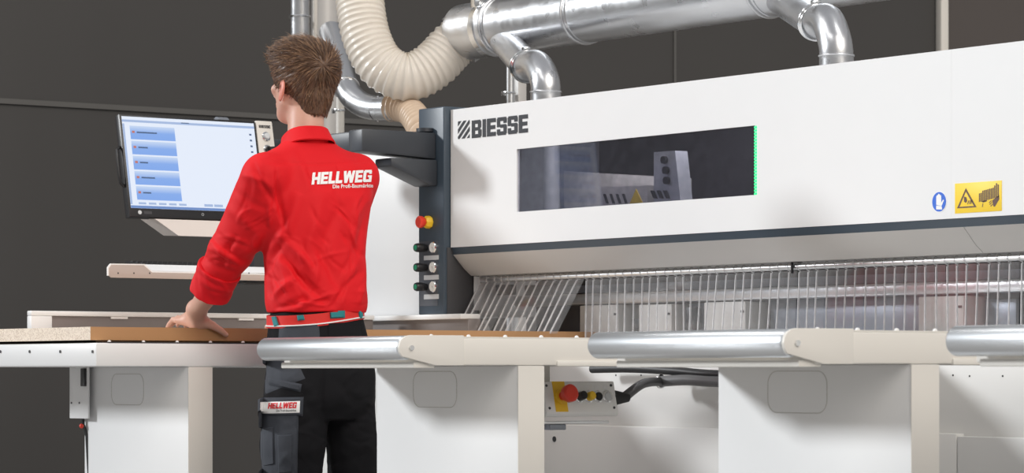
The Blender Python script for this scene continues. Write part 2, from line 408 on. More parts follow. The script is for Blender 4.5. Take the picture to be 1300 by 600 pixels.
b.box((UE, VE, ztop-.012), (useam-.0002, 6.75, ztop)); b.box((UE, VE, zlow), (UE+.012, 6.75, ztop-.012))
cov = b.build('beam_cover', 'white', saw)
b = B().box((useam+.0002, VB, zlow), (UR, VE, ztop)); b.box((useam+.0002, VE, ztop-.012), (UR, 6.75, ztop)); b.build('beam_cover', 'white', saw)
B().box((wu0-.01, VE-.006, wz0-.01), (wu1+.01, VE-.002, wz1+.01)).build('window_pane', 'glass', cov)
b = B()
n = 22
for i in range(n):
    z0 = wz0+(wz1-wz0)*i/n; b.box((wu1-.012, VB-.001, z0+.0005), (wu1-.001, VB+.005, z0+(wz1-wz0)/n*.68))
b.build('led_strip', 'led', cov)
B().box((wu1-.011, VB+.001, wz0), (wu1-.001, VB+.004, wz1)).build('led_strip_backing', 'led2', cov)
# interior seen through the window, plus a reflected control post modelled as solid
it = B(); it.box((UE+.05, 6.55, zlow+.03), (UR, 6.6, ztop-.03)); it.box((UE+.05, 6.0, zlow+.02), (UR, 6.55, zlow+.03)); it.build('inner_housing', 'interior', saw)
a = W(700, 230, v=6.2); B().cyl((a.x, 6.2, zlow+.03), (a.x, 6.2, ztop-.013), .028, seg=28).build('inner_column', 'label_grey', saw)
A = lambda x, y: W(x, y, v=6.3)
p1, p2, p3, p4 = A(716, 217), A(872, 226), A(872, 275), A(716, 285)
B().prism([p1, p2, p3, p4], (0, .02, 0)).build('saw_carriage', 'clamp', saw)
A = lambda x, y: W(x, y, v=6.12)
sb = B().prism([A(762, 237), A(822, 235), A(822, 262), A(762, 268)], (0, .06, 0)).build('inner_box', 'clamp', saw)
b = B()
for k in range(4):
    x = 766+k*8; b.prism([A(x, 246), A(x+3, 246), A(x+7, 258), A(x+4, 258)], (0, -.002, 0))
for k in range(3):
    x = 834+k*8; b.prism([A(x, 242), A(x+3, 242), A(x+7, 252), A(x+4, 252)], (0, -.028, 0))
b.build('hatch_mark', 'print', sb)
B().prism([A(800, 258), A(816, 257), A(808, 240)], (0, -.002, 0)).build('warning_triangle', 'stick_y', sb)
A = lambda x, y: W(x, y, v=6.1)
cp = B().prism([A(830, 193), A(857, 191), A(864, 256), A(830, 262)], (0, .05, 0)).build('reflected_post', 'label_grey', saw)  # reflection in the window glass, modelled as a solid post with buttons
for i, (x, y) in enumerate(((845, 203), (847, 216), (848, 229))):
    q = A(x, y); B().cyl(q, q+Vector((0, -.012, 0)), .012, seg=16).build('reflected_button', 'black', cp)
A = lambda x, y: W(x, y, v=6.4)
B().box(A(656, 240), A(686, 205)+Vector((0, .05, 0)), .005).build('inner_motor', 'slate_dark', saw)
B().box(A(664, 270), A(680, 244)+Vector((0, .05, 0)), .01).build('inner_fitting', 'slate_dark', saw)
# logo on the cover
q0 = P(581.5, 176.5); q1 = P(596.5, 154); lu = P(596.5, 165).x-P(581.5, 165).x; hh = P(581.5, 154).z-P(581.5, 176.5).z
b = B()
for pl in stripes(): b.poly([(q0.x+x*lu, VB-.0008, q0.z+y*hh) for x, y in pl])
b.build('stripe_emblem', 'print', cov)
ps, w = block_text('BIESSE', .07); q0 = P(599, 175.5); q1 = P(670.5, 168); hh = P(599, 153).z-q0.z
lay(B(), ps, (q0.x, VB-.0008, q0.z), (1, 0, 0), (0, 0, hh), w, q1.x-q0.x).build('maker_lettering', 'print', cov)
# stickers
c = P(1192.5, 256); r = .0265
b = B().cyl((c.x, VB, c.z), (c.x, VB-.0006, c.z), r*1.12, seg=40); b.build('glove_sticker_rim', 'stick_w', cov)
gs = B().cyl((c.x, VB-.0006, c.z), (c.x, VB-.0012, c.z), r*1.02, seg=40).build('glove_sticker', 'stick_b', cov)
b = B()
def g2(pts): b.poly([(c.x+x*r, VB-.0015, c.z+y*r) for x, y in pts])
g2([(-.40, -.30), (.18, -.42), (.34, -.1), (.34, .58), (.26, .7), (.1, .72), (.08, .82), (-.1, .84), (-.14, .72), (-.3, .68), (-.4, .55)])
g2([(.18, -.42), (.34, -.1), (.62, .22), (.74, .12), (.50, -.28), (.38, -.46)])
g2([(-.40, -.36), (.40, -.48), (.48, -.82), (-.42, -.78)])
b.build('glove_symbol', 'stick_w', gs)
sg = P(1212.5, 271); sh = P(1272, 265.5); w = sh.x-sg.x; h = P(1212.5, 233).z-sg.z
ys = B().box((sg.x, VB, sg.z), (sg.x+w, VB-.001, sg.z+h), .0004).build('warning_sticker', 'stick_y', cov)
def S(x, y, o=.0014): return (sg.x+x*w, VB-o, sg.z+y*h)
b = B(); tri = [(.05, .17), (.47, .17), (.24, .83)]; ti = [(.10, .215), (.415, .215), (.24, .71)]
for i in range(3): j = (i+1) % 3; b.poly([S(*tri[i]), S(*tri[j]), S(*ti[j]), S(*ti[i])])
b.poly([S(.20, .55), (S(.25, .52)), S(.27, .40), S(.24, .33), S(.20, .38)])
for x in (.27, .31, .34): b.poly([S(x, .30), S(x+.012, .28), S(x+.045, .40), S(x+.03, .42)])
for i in range(12):
    x = .52+i*.036; yt = .68+.012*i+(.06 if i > 8 else 0)+(.06 if i == 10 else 0)-(.06 if i < 2 else 0); yb = .34+(.01*i if i > 4 else 0)
    b.poly([S(x, yb), S(x+.026, yb), S(x+.026, yt), S(x, yt)])
b.poly([S(.80, .36), S(.95, .52), S(.95, .38), S(.86, .15), S(.83, .16)])
for x, y in ((.74, .24), (.76, .18), (.73, .3)): b.poly([S(x, y), S(x+.05, y+.07), S(x+.06, y+.05), S(x+.015, y-.02)])
b.poly([S(.58, .36), S(.66, .38), S(.67, .33), S(.6, .31)]); b.poly([S(.60, .28), S(.615, .29), S(.60, .16), S(.585, .17)])
b.build('warning_symbols', 'printbrown', ys)
# dark recess band and soffit
z1 = zlow
b = B().prism([(UE, VB+.003, z1), (UE, VB+.02, z1), (UE, VB+.03, z1-.026), (UE, VB+.014, z1-.026)], (UR-UE, 0, 0)); b.build('recess_band', 'slate', saw)
su = P(1220, 290).x
for a0, a1 in ((UE, su-.001), (su+.001, UR)):
    b = B().prism([(a0, VB+.010, z1-.024), (a0, VB+.055, 1.215), (a0, VB+.085, 1.192), (a0, 6.55, 1.192), (a0, 6.55, z1-.02)], (a1-a0, 0, 0))
    b.build('soffit_panel', 'soffit', saw)
b = B().prism([(UE-.002, VB+.006, z1-.024), (UE-.002, VB+.09, 1.190), (UE-.002, VB+.09, z1)], (.002, 0, 0)); b.build('soffit_end', 'slate', saw)
# rod, pressure beam and clamps below the beam
VR = 6.075; ZR = 1.178
B().box((UE+.02, 6.2, 1.088), (UR, 6.245, 1.125), .008).build('pressure_beam', 'alu', saw)
B().box((UE+.02, 6.3, .953), (UR, 6.36, 1.19)).build('inner_back_panel', 'darkm', saw)
b = B().box((-8.3, 6.262, 1.13), (UR, 6.295, 1.155)); b.build('inner_rail', 'plate', saw)
Q = lambda x, y, v=6.27: W(x, y, v=v)
for x0, x1, yt in ((757, 806, 388), (832, 874, 387), (915, 968, 384), (1188, 1246, 377)):
    a, c = Q(x0, yt), Q(x1, yt)
    cl = B().box((a.x, 6.20, .953), (c.x, 6.296, a.z), .004).build('clamp_gripper', 'clamp', saw)
    m = (a.x+c.x)/2
    B().box((c.x-.02, 6.197, a.z-.035), (c.x-.008, 6.2, a.z-.028)).build('clamp_slot', 'black', cl)
for x0, x1, yt, mm in ((978, 1186, 380, 'plate'), (876, 912, 385, 'plate'), (1250, 1290, 380, 'plate')):
    a, c = Q(x0, yt), Q(x1, yt); B().box((a.x, 6.27, .953), (c.x, 6.298, a.z), .003).build('guard_plate', mm, saw)
for x0, x1, y0, y1 in ((741, 753, 378, 410), (808, 830, 405, 418), (876, 884, 390, 418)):
    a, c = Q(x0, y0, 6.24), Q(x1, y1, 6.24); B().box((a.x, 6.22, c.z), (c.x, 6.262, a.z), .002).build('dark_fitting', 'black', saw)
for x0, x1 in ((622, 650), (668, 700), (705, 735), (965, 1010)):
    a, c = Q(x0, 362), Q(x1, 374); B().box((a.x, 6.262, c.z), (c.x, 6.29, a.z), .003).build('dark_fitting', 'slate_dark', saw)
# bed and base cabinets
b = B(); b.box((-9.45, 5.93, .688), (UR, 6.75, .952), .003); b.build('machine_bed', 'base', saw)
b = B(); b.box((-9.45, 5.905, 1.043), (-8.37, 5.985, 1.06), .003); b.build('bed_rim', 'white', saw)
b = B(); b.box((-9.45, 5.935, .952), (-8.37, 5.985, 1.043)); b.build('bed_rim_web', 'fencepane', saw)
ud = W(1214.5, 560, v=5.9).x
k = 0
for a0, a1 in ((-9.45, -7.0), (-6.999, ud-.002), (ud+.002, UR)):
    z = .697 if a1 < ud else .690
    c = B().box((a0, 5.9, .05), (a1, 6.7, z), .003).build('base_cabinet', 'base', saw)
q = W(704, 557, v=5.9); B().cyl((q.x, 5.901, q.z), (q.x, 5.898, q.z), .009, seg=16).build('lock_hole', 'black', saw)
b = B()
for x, y in ((1210, 476), (1231, 477), (1273, 477), (782, 476), (814, 476)):
    q = W(x, y, v=5.93); b.cyl((q.x, 5.931, q.z), (q.x, 5.929, q.z), .0028, seg=8)
b.build('bolt_hole', 'black', saw)
# tall side cabinet behind the worker
B().box((-9.4, 5.99, 1.0605), (-8.70, 6.5, 1.64), .004).build('side_cabinet', 'white', saw)
B().box((-8.697, 5.992, 1.0605), (-8.665, 6.45, 1.639), .003).build('side_cabinet_trim', 'white', saw)
# control tower
TU0 = -8.657; TU1 = -8.505; TV = 5.93; tz = 1.762
b = B().box((TU0, TV, 1.0605), (TU1, 6.07, tz), .005, 3); tw = b.build('control_tower', 'slate', saw)
B().box((TU1, TV+.012, 1.0605), (TU1+.003, 6.075, z1), .001).build('tower_side_shade', 'dark', tw)  # dark sheet puts the shade of this side into its colour
T = lambda x, y, v=TV: W(x, y, v=v)
B().box((T(533, 0).x, TV-.0015, 1.09), (T(556, 0).x, TV, T(540, 306).z)).build('gauge_panel', 'slate_dark', tw)
n_ = Vector((0, -1, 0))
q = T(546, 282); B().lathe(q, n_, [(0, .020), (.002, .022), (.018, .021), (.024, .017)], 8).build('emergency_collar', 'yellow', tw)
eb = B().lathe(q, n_, [(.02, .011), (.03, .012), (.031, .018), (.036, .0205), (.046, .0205), (.050, .016)], 28).build('emergency_button', 'red_btn', tw)
for y in (313.5, 338.5, 363):
    q = T(552.5, y+.5); g = B().lathe(q, n_, [(0, .0195), (.010, .0195), (.013, .017)], 28).build('pressure_gauge', 'chrome', tw)
    B().lathe(q, n_, [(.0131, .0168), (.0138, .0165)], 24).build('gauge_dial', 'gauge', g)
    b = B().prism([q+Vector((-.001, -.0140, .002)), q+Vector((.001, -.0140, .002)), q+Vector((.007, -.0140, -.008))], (0, -.0003, 0)); b.build('gauge_needle', 'print', g)
    q = T(541.5, y+1); kn = B().lathe(q, n_, [(0, .012), (.010, .012), (.012, .0145), (.040, .0155), (.046, .013)], 24).build('regulator_knob', 'black', tw)
    B().lathe(q, n_, [(.046, .009), (.0466, .0085)], 16).build('knob_cap', 'green_mark', kn)
    a = T(539, y+16); c = T(558, y+10); B().box((a.x, TV-.003, a.z-.002), (c.x-.002, TV-.0015, c.z)).build('gauge_label', 'label_grey', tw)
# air hoses and cables under the bed
def cable(name, pts, r, m, label, seg=12, rib=None):
    # smooth path
    pts = [Vector(p) for p in pts]; out = []
    for i in range(len(pts)-1):
        p0, p1, p2, p3 = pts[max(i-1, 0)], pts[i], pts[i+1], pts[min(i+2, len(pts)-1)]
        for k in range(12):
            t = k/12; out.append(.5*((2*p1)+(p2-p0)*t+(2*p0-5*p1+4*p2-p3)*t*t+(3*p1-p0-3*p2+p3)*t**3))
    out.append(pts[-1]); return out
Cq = lambda x, y, v=5.86: W(x, y, v=v)
def cab(name, pts, r, m, label, cat='cable', group=None):
    o = B().tube(cable(0, pts, 0, 0, 0), r, 14).build(name, m); return tag(o, label, cat, group)
cab('power_cable', [Cq(752, 468), Cq(800, 467.5), Cq(850, 470), Cq(900, 474.5), Cq(960, 476)], .0135, 'cable', 'upper thick black cable running along the machine base under the tables')
cab('corrugated_conduit', [Cq(838, 484, 5.85), Cq(870, 482, 5.85), Cq(905, 484, 5.85), Cq(960, 484, 5.85)], .0165, 'corrugated', 'grey conduit right of the ringed joint, below the thick black cable', 'conduit')
q = Cq(839, 484, 5.85); b = B(); b.ring(q, (1, 0, 0), .018, .004); tag(b.build('conduit_ring', 'chrome'), 'bright metal ring joining the conduit and the control box cable', 'ring')

# ================================================================== PENDANT CONTROL BOX
# faces +X (to the aisle); hung under the middle table
pu = -6.62
PB = lambda x, y, u=pu: W(x, y, u=u)
a = PB(690, 484); c = PB(781, 482); e = PB(785, 519); f_ = PB(696, 525)
v0, v1 = a.y, c.y
t = thing('push_button_box', 'small light grey push button box with red emergency stop under the middle table', 'control box', (pu, (v0+v1)/2, a.z-.09))
th = .02; zt_ = a.z; hb = .095
bx = B().prism([(pu-.01, v0, zt_), (pu+.012, v0+.008, zt_-hb), (pu-.06, v0+.008, zt_-hb), (pu-.06, v0, zt_)], (0, v1-v0, 0), .003).build('box_body', 'label_white', t) if False else None
M['label_white'] = mat('box grey paint', (.88, .88, .87), .4)
B().prism([(pu-.006, v0, zt_), (pu+.014, v0, zt_-hb*.88), (pu+.008, v0, zt_-hb), (pu-.06, v0, zt_-hb), (pu-.06, v0, zt_)], (0, v1-v0, 0), .003).build('box_body', 'label_white', t)
nn = Vector((hb*.88, 0, .02)).normalized(); up = Vector((-.02, 0, hb*.88)).normalized()
fo = Vector((pu-.006, v0, zt_)); L_ = v1-v0
def FP(s, tt, o=0): return fo+Vector((0, s*L_, 0))-up*(tt*hb*.9)+nn*o
b = B().prism([FP(.13, 0, .0), FP(.30, 0, 0), FP(.30, .98, 0), FP(.13, .98, 0)], nn*.0012); b.build('yellow_band', 'yellow', t)
B().lathe(FP(.22, .5), nn, [(0, .020), (.008, .020), (.010, .016)], 24).build('stop_collar', 'yellow', t)
B().lathe(FP(.22, .5), nn, [(.008, .012), (.030, .013), (.031, .021), (.036, .024), (.050, .024), (.055, .019)], 28).build('emergency_stop', 'red_btn', t)
for i, (s_, mm, dep) in enumerate(((.48, 'black', .024), (.61, 'yellow', .02), (.74, 'black', .008), (.87, 'alu', .006))):
    B().lathe(FP(s_, .5), nn, [(0, .0165), (.004, .0165), (.006, .014)], 24).build('button_bezel', 'chrome', t)
    B().lathe(FP(s_, .5), nn, [(.004, .0125), (dep, .0115), (dep+.003, .009)], 20).build('push_button', mm if mm != 'alu' else 'label_grey', t)
    B().prism([FP(s_-.03, .13, .0), FP(s_+.03, .13, 0), FP(s_+.03, .24, 0), FP(s_-.03, .24, 0)], nn*.0008).build('button_tag', 'stick_w', t)
for s_, tt in ((.05, .13), (.05, .86), (.95, .13), (.95, .86)):
    B().lathe(FP(s_, tt), nn, [(0, .004), (.0015, .0035)], 8).build('screw', 'dark', t)
B().cyl((pu-.02, v1-.002, zt_-.045), (pu-.02, v1+.06, zt_-.045), .024, .012, seg=20).build('cable_gland', 'rubber', t)
B().box((pu-.06, v0-.02, zt_-hb-.02), (pu-.0, v1-.02, zt_-hb-.012), .002).build('support_shelf', 'alu', t)
B().box((pu-.04, v0+.03, zt_-hb-.036), (pu-.01, v0+.085, zt_-hb-.0201), .003).build('hanging_latch', 'plate', t)
B().box((pu-.06, v0+.03, zt_), (pu-.052, v0+.06, ZB+.01)).build('hanger_bar', 'cream', t)

cb = cab('control_cable', [Vector((pu-.02, v1+.045, zt_-.045)), Cq(816, 487, 5.62), Cq(838.5, 484, 5.85)], .0135, 'rubber', 'black cable between the small control box and the ringed joint')
# ================================================================== STRIP CURTAIN
cur = thing('strip_curtain', 'row of clear plastic safety flaps hanging from a thin rod under the beam', 'curtain', ((UE+UR)/2, VR, ZR))
B().cyl((UE+.005, VR, ZR), (UR, VR, ZR), .0095, seg=20).build('curtain_rod', 'alu', cur)
ep = B(); ep.box((UE+.004, VR-.028, 1.075), (UE+.008, VR+.02, 1.19), .001); ep.build('end_plate', 'label_grey', cur)
def strip_mesh():
    b = B(); w = .0185; h = .222
    b.box((-w, .0005, -h), (w, .0025, -.012)); b.mi = 1
    for s_ in (-1,):
        b.box((s_*w-.0012, -.002, -h), (s_*w+.0012, .003, -.016))
        b.ring((s_*w, 0, 0), (1, 0, 0), .0115, .0012, 18, 5)
        b.tube([(s_*w, 0, -.0105), (s_*w+.002, .003, -.016), (s_*w, 0, -.020)], .0015, 6)
    o = b.build('flap', ['strip', 'stripedge'], None); me = o.data
    me.transform(Matrix.Translation(o.location)); bpy.data.objects.remove(o); return me
sm = strip_mesh(); u = UE+.03; i = 0
while u < -5.35:
    o = bpy.data.objects.new('flap', sm); COL.objects.link(o); o.parent = cur
    o.location = (u-cur.location.x, 0, 0)
    if u < bu+.03: o.rotation_euler.x = -math.radians(31+1.5*math.sin(i*2.1))
    else: o.rotation_euler.x = -math.radians(abs(2.2*math.sin(i*.23+.5))+ (3 if 26 < i < 42 else 0)); o.rotation_euler.y = math.radians(1.2*math.sin(i*.9))
    u += .0415+.004*math.sin(i*1.7); i += 1
uk = W(1010, 330, v=VR).x
b = B(); b.box((uk-.004, VR-.016, ZR-.02), (uk+.003, VR-.010, ZR+.035), .001); b.box((uk-.004, VR-.015, ZR+.012), (uk+.02, VR+.01, ZR+.016)); b.box((uk+.006, VR-.02, ZR+.016), (uk+.026, VR-.005, ZR+.03), .003)
b.build('rod_hanger', 'black', cur)

# ================================================================== MONITOR CONSOLE (faces +X, tilted back)
mu = -9.0; mv0 = W(151, 144, u=mu).y; mz1 = 1.722
mw = .528; tilt = math.radians(12)
con = thing('operator_console', 'black framed touch monitor on a graphite swing arm, with keyboard shelf below', 'console', (-8.6, 5.9, 1.06))
top = Vector((mu, mv0, mz1)); ey = Vector((math.sin(tilt), 0, -math.cos(tilt))); en = Vector((math.cos(tilt), 0, math.sin(tilt))); ex = Vector((0, 1, 0))
def MP(s, tt, o=0): return top+ex*s+ey*tt+en*o
hm = .352
mon = B().prism([MP(0, 0, -.03), MP(mw, 0, -.03), MP(mw, hm, -.03), MP(0, hm, -.03)], en*.03, .003).build('monitor_housing', 'black', con)
sw0, sw1, st0, st1 = .008, mw-.008, .008, hm-.03
B().prism([MP(sw0, st0), MP(sw1, st0), MP(sw1, st1), MP(sw0, st1)], en*.0008).build('screen', 'screen', mon)
def srect(name, s0, s1, t0, t1, m, o=.0009):
    W_ = sw1-sw0; H_ = st1-st0
    return B().prism([MP(sw0+s0*W_, st0+t0*H_, o), MP(sw0+s1*W_, st0+t0*H_, o), MP(sw0+s1*W_, st0+t1*H_, o), MP(sw0+s0*W_, st0+t1*H_, o)], en*.0003).build(name, m, mon)
for i in range(5):
    srect('menu_button', .052, .385, .10+i*.165, .10+i*.165+.148, 'scrbtn')
    srect('menu_icon', .065, .085, .10+i*.165+.055, .10+i*.165+.08, 'scrred', .0013)
    srect('menu_caption', .10, .10+(.15, .07, .06, .10, .06)[i], .10+i*.165+.062, .10+i*.165+.078, 'scrink', .0013)
srect('title_bar', .0, 1, .035, .06, 'scrbar'); srect('title_text', .44, .50, .035, .045, 'scrink', .0013)
srect('task_bar', 0, 1, .972, 1, 'scrblue'); srect('left_bar', 0, .014, .08, .96, 'scrbar')
for i in range(8): srect('side_icon', .955, .972, .12+i*.065, .14+i*.065, 'scrink')
for i in range(5): srect('tool_icon', .06+i*.075, .115+i*.075, .935, .957, 'scrbar')
for i in range(2): srect('tool_icon', .55+i*.075, .615+i*.075, .93, .957, 'scrbar')
b = B().lathe(MP(.04, hm-.016, .0), en, [(0, .007), (.0006, .0068)], 20); b.build('badge_disc', 'label_grey', mon)
B().prism([MP(.055, hm-.021, 0), MP(.085, hm-.021, 0), MP(.085, hm-.011, 0), MP(.055, hm-.011, 0)], en*.0004).build('badge_bar', 'dark', mon)
b = B().ring(MP(mw*.53, hm-.016, .0004), en, .004, .0007, 16, 5); b.build('power_ring', 'label_grey', mon)
# curved grip at the left of the monitor
b = B().tube([MP(-.001, .11, -.015), MP(-.014, .12, -.012), MP(-.017, .15, -.010), MP(-.017, .21, -.010), MP(-.014, .235, -.012), MP(-.001, .245, -.015)], .0055, 10); b.build('side_grip', 'black', mon)
# control strip with buttons on the right
s0, s1 = mw+.002, mw+.068
cs = B().prism([MP(s0, -.004, -.03), MP(s1, -.004, -.03), MP(s1+.002, .34, -.03), MP(s0, .34, -.03)], en*.03, .004).build('control_strip', 'clamp', mon)
ps, w = block_text('BIESSE', .07); lay(B(), ps, MP(s0+.010, .022, .0006), ex, -ey*.010, w, .046).build('maker_lettering', 'print', cs)
for tt, mm in ((.052, 'label_grey'), (.098, 'black'), (.145, 'yellow'), (.19, 'label_grey')):
    B().lathe(MP(s0+.034, tt, 0), en, [(0, .0165), (.003, .0165), (.005, .014)], 24).build('button_bezel', 'chrome', cs)
    B().lathe(MP(s0+.034, tt, 0), en, [(.004, .0105), (.010, .0105), (.012, .008)], 20).build('round_button', mm, cs)
B().prism([MP(s0+.030, .094, .012), MP(s0+.052, .092, .012), MP(s0+.054, .097, .012), MP(s0+.032, .103, .012)], en*.01).build('selector_lever', 'black', cs)
# tray wedge below the monitor
tv0 = W(192, 280, u=-8.93).y; tz0 = 1.372; tz1 = W(213, 299, u=-8.9).z
b = B().prism([(-8.915, tv0, tz0), (-8.915, tv0+.42, tz0), (-8.87, tv0+.42, tz1), (-8.87, tv0+.075, tz1)], (0, 0, 0.0)) if False else B()
T1_, T2_, T3_, T4_ = Vector((-8.905, tv0, tz0)), Vector((-8.905, mv0+mw, tz0)), Vector((-8.88, mv0+mw-.03, tz1)), Vector((-8.88, tv0+.075, tz1))
b.prism([T1_, T2_, T3_, T4_], (-.10, 0, .004)); b.build('monitor_tray', 'tray', con)
B().box((-9.10, mv0+.49, 1.18), (-9.05, mv0+.56, mz1-.05), .008).build('rear_column', 'armdark', con)
# shelf: front edge faces +X
ku = -8.66; kv0 = W(137, 345, u=ku).y; kv1 = kv0+.66
zt0 = W(137, 335, u=ku).z; zb0 = W(137, 352, u=ku).z
prof = [(kv0+.012, zb0), (kv0, zb0+.010), (kv0, zt0-.012), (kv0+.012, zt0)]
vs_ = W(183, 340, u=ku).y; vs2 = W(193, 343, u=ku).y
prof += [(vs_, zt0+.001), (vs2, zt0-.022), (kv1, zt0-.022), (kv1, zb0)]
sh = B().prism([(ku, y, z) for y, z in prof], (-.006, 0, 0), .0015).build('shelf_front', 'shelfmat', con)
b = B().prism([(ku+.0005, y, z) for y, z in ((kv0-.001, zb0+.006), (kv0-.001, zt0-.010), (kv0+.010, zt0+.002), (vs_+.001, zt0+.003), (vs2+.002, zt0-.020), (kv1, zt0-.020), (kv1, zt0-.0235), (vs2, zt0-.0235), (vs_-.002, zt0-.001), (kv0+.012, zt0-.002), (kv0+.003, zt0-.013), (kv0+.003, zb0+.006))], (-.006, 0, 0)); b.build('shelf_rim', 'stick_w', sh)
B().prism([(ku-.006, kv0+.004, zt0-.014), (ku-.006, kv1, zt0-.024), (ku-.30, kv1, zt0-.004), (ku-.30, kv0+.26, zt0+.004)], (0, 0, -.012)).build('shelf_top', 'white', con)
B().prism([(ku-.012, vs_, zt0-.02), (ku-.012, kv1, zt0-.018), (ku-.12, kv1, zt0+.004), (ku-.12, vs_+.02, zt0+.004)], (0, 0, .003)).build('shelf_ramp', 'stick_w', con)
for x in (150, 170, 190, 316):
    q = W(x, 346.5, u=ku); B().lathe(q, (1, 0, 0), [(0, .0028), (.001, .0024)], 8).build('screw', 'dark', sh)
q = W(303, 361, u=ku-.05); B().box((ku-.08, q.y, zb0-.012), (ku-.02, q.y+.12, zb0-.0005), .002).build('under_latch', 'black', con)
B().box((-9.10, mv0+.49, zb0+.005), (-8.8, mv0+.56, zt0-.016), .004).build('shelf_bracket', 'armdark', con)
# arm
b = B(); b.prism([(-8.55, TV-.0005, 1.585), (-8.55, 5.63, 1.60), (-8.55, 5.63, 1.675), (-8.55, TV-.0005, 1.675)], (-.085, 0, 0), .006)
b.build('swing_arm', 'armdark', con)
B().box((-9.11, 5.64, 1.603), (-8.62, 5.70, 1.672), .008).build('cross_arm', 'armdark', con)
B().box((-9.11, 5.30, 1.60), (-9.06, 5.70, 1.67), .006).build('rear_arm', 'armdark', con)
b = B().prism([(-8.54, TV-.001, 1.583), (-8.54, 5.74, 1.583), (-8.54, 5.74, 1.555), (-8.54, TV-.03, 1.495), (-8.54, TV-.001, 1.495)], (-.10, 0, 0), .006); b.build('arm_bracket', 'armdark', con)
B().cyl((-8.595, 5.915, 1.68), (-8.595, 5.915, 1.692), .03, seg=24).build('pivot_cap', 'armdark', con)
q = W(281, 152, u=-9.04); B().cyl((-9.04, q.y-.02, mz1-.01), (-9.04, q.y+.02, mz1-.01), .022, seg=20).build('arm_knuckle', 'plate', con)
# keyboard on the shelf
kb0 = W(178, 330, u=ku-.17).y
kt = thing('keyboard', 'black keyboard lying on the white shelf under the monitor', 'keyboard', (ku-.18, kb0+.2, zt0+.004))
B().prism([(ku-.125, kb0, zt0+.0055), (ku-.27, kb0, zt0+.022), (ku-.27, kb0, zt0+.008), (ku-.125, kb0, zt0+.0045)], (0, .40, 0), .001).build('keyboard_base', 'black', kt)
for r_ in range(4):
    b = B(); uu = ku-.14-r_*.032; zz = zt0+.0055+(.015+r_*.032)/.145*.0165
    for k in range(20): b.box((uu-.018, kb0+.01+k*.019, zz-.002), (uu, kb0+.026+k*.019, zz+.0045), .001, 1)
    b.build('key_row', 'rubber', kt)

# ================================================================== DUCTS AND PIPES
def spath(pts, n=10):
    pts = [Vector(p) for p in pts]; out = []
    for i in range(len(pts)-1):
        p0, p1, p2, p3 = pts[max(i-1, 0)], pts[i], pts[i+1], pts[min(i+2, len(pts)-1)]
        for k in range(n):
            t = k/n; out.append(.5*((2*p1)+(p2-p0)*t+(2*p0-5*p1+4*p2-p3)*t*t+(3*p1-p0-3*p2+p3)*t**3))
    out.append(pts[-1]); return out
def resample(path, step):
    d = [0]
    for i in range(1, len(path)): d.append(d[-1]+(path[i]-path[i-1]).length)
    n = int(d[-1]/step); out = []; j = 0
    for k in range(n+1):
        s_ = d[-1]*k/n
        while j < len(d)-2 and d[j+1] < s_: j += 1
        t = (s_-d[j])/max(1e-9, d[j+1]-d[j]); out.append(path[j].lerp(path[j+1], t))
    return out
DV = 6.62
c0 = W(590, 41, v=DV); R0 = .104; dz = c0.z
du0 = c0.x
duct = thing('extraction_duct', 'large galvanised extraction duct rising to the right above the beam', 'duct', (du0+1, DV, dz-R0))
b = B().tube([(du0, DV, dz), (-5.2, DV, dz)], R0, 56)
b.build('duct_tube', 'galv', duct)
def collar(u, w=.012): 
    return B().ring((u, DV, dz), (1, 0, 0), R0+.001, w*.5, 48, 8)
for x in (608, 712, 945):
    u = W(x, 40, v=DV-R0).x; b = collar(u); b.ring((u+.02, DV, dz), (1, 0, 0), R0+.0005, .004, 48, 6); b.build('duct_seam_ring', 'galv', duct)
u = W(600, 40, v=DV-R0).x
cl = B(); cl.tube([(u-.03, DV, dz), (u+.0, DV, dz)], R0+.004, 48); cl.box((u-.035, DV-.09, dz+R0-.035), (u+.02, DV-.05, dz+R0+.004), .004); cl.build('hose_clamp', 'chrome', duct)
for (xs, ys, xc, yc, xe, ye) in ((630, 62, 668, 84, 693, 124), (982, 2, 1036, 28, 1062, 79)):
    # branch leaves the duct low, runs forward-right, then turns down into the beam top
    r = .052
    e = W(xe, ye, v=6.35); s_ = Vector((W(xs, ys, v=DV-.05).x, DV-.02, dz-.05)); m = W(xc, yc, v=6.42)
    bend = W(xe-3, yc+8, v=6.36); bend.x = e.x-.01
    straight = B().tube([s_, m], [r*1.05, r], 32).build('branch_pipe', 'galv', duct)
    ctrl = [m, m.lerp(Vector((e.x, e.y, m.z-.005)), .55)+Vector((0, 0, -.006)), Vector((e.x-.006, e.y, e.z+.06)), Vector((e.x, e.y, e.z))]
    pth = spath(ctrl, 5); B().tube(pth, r, 32).build('branch_elbow', 'galv', duct)
    B().tube([Vector((e.x, e.y, e.z+.02)), Vector((e.x, e.y, ztop-.005))], r*1.02, 32).build('drop_pipe', 'galv', duct)
    B().ring((e.x, e.y, e.z+.02), (0, 0, 1), r*1.03, .003, 32, 6).build('seam_ring', 'galv', duct); b = B()
    dd_ = (m-s_).normalized(); b.ring(m, dd_, r*1.04, .006, 32, 8); b.ring(m+dd_*.018, dd_, r*1.04, .004, 32, 8)
    x, y = frame(dd_); b.build('clamp_band', 'chrome', duct)
    q = m+Vector((0, 0, r+.004)); B().box(q-Vector((.016, .01, .004)), q+Vector((.016, .01, .012)), .003).build('clamp_bolt', 'chrome', duct)
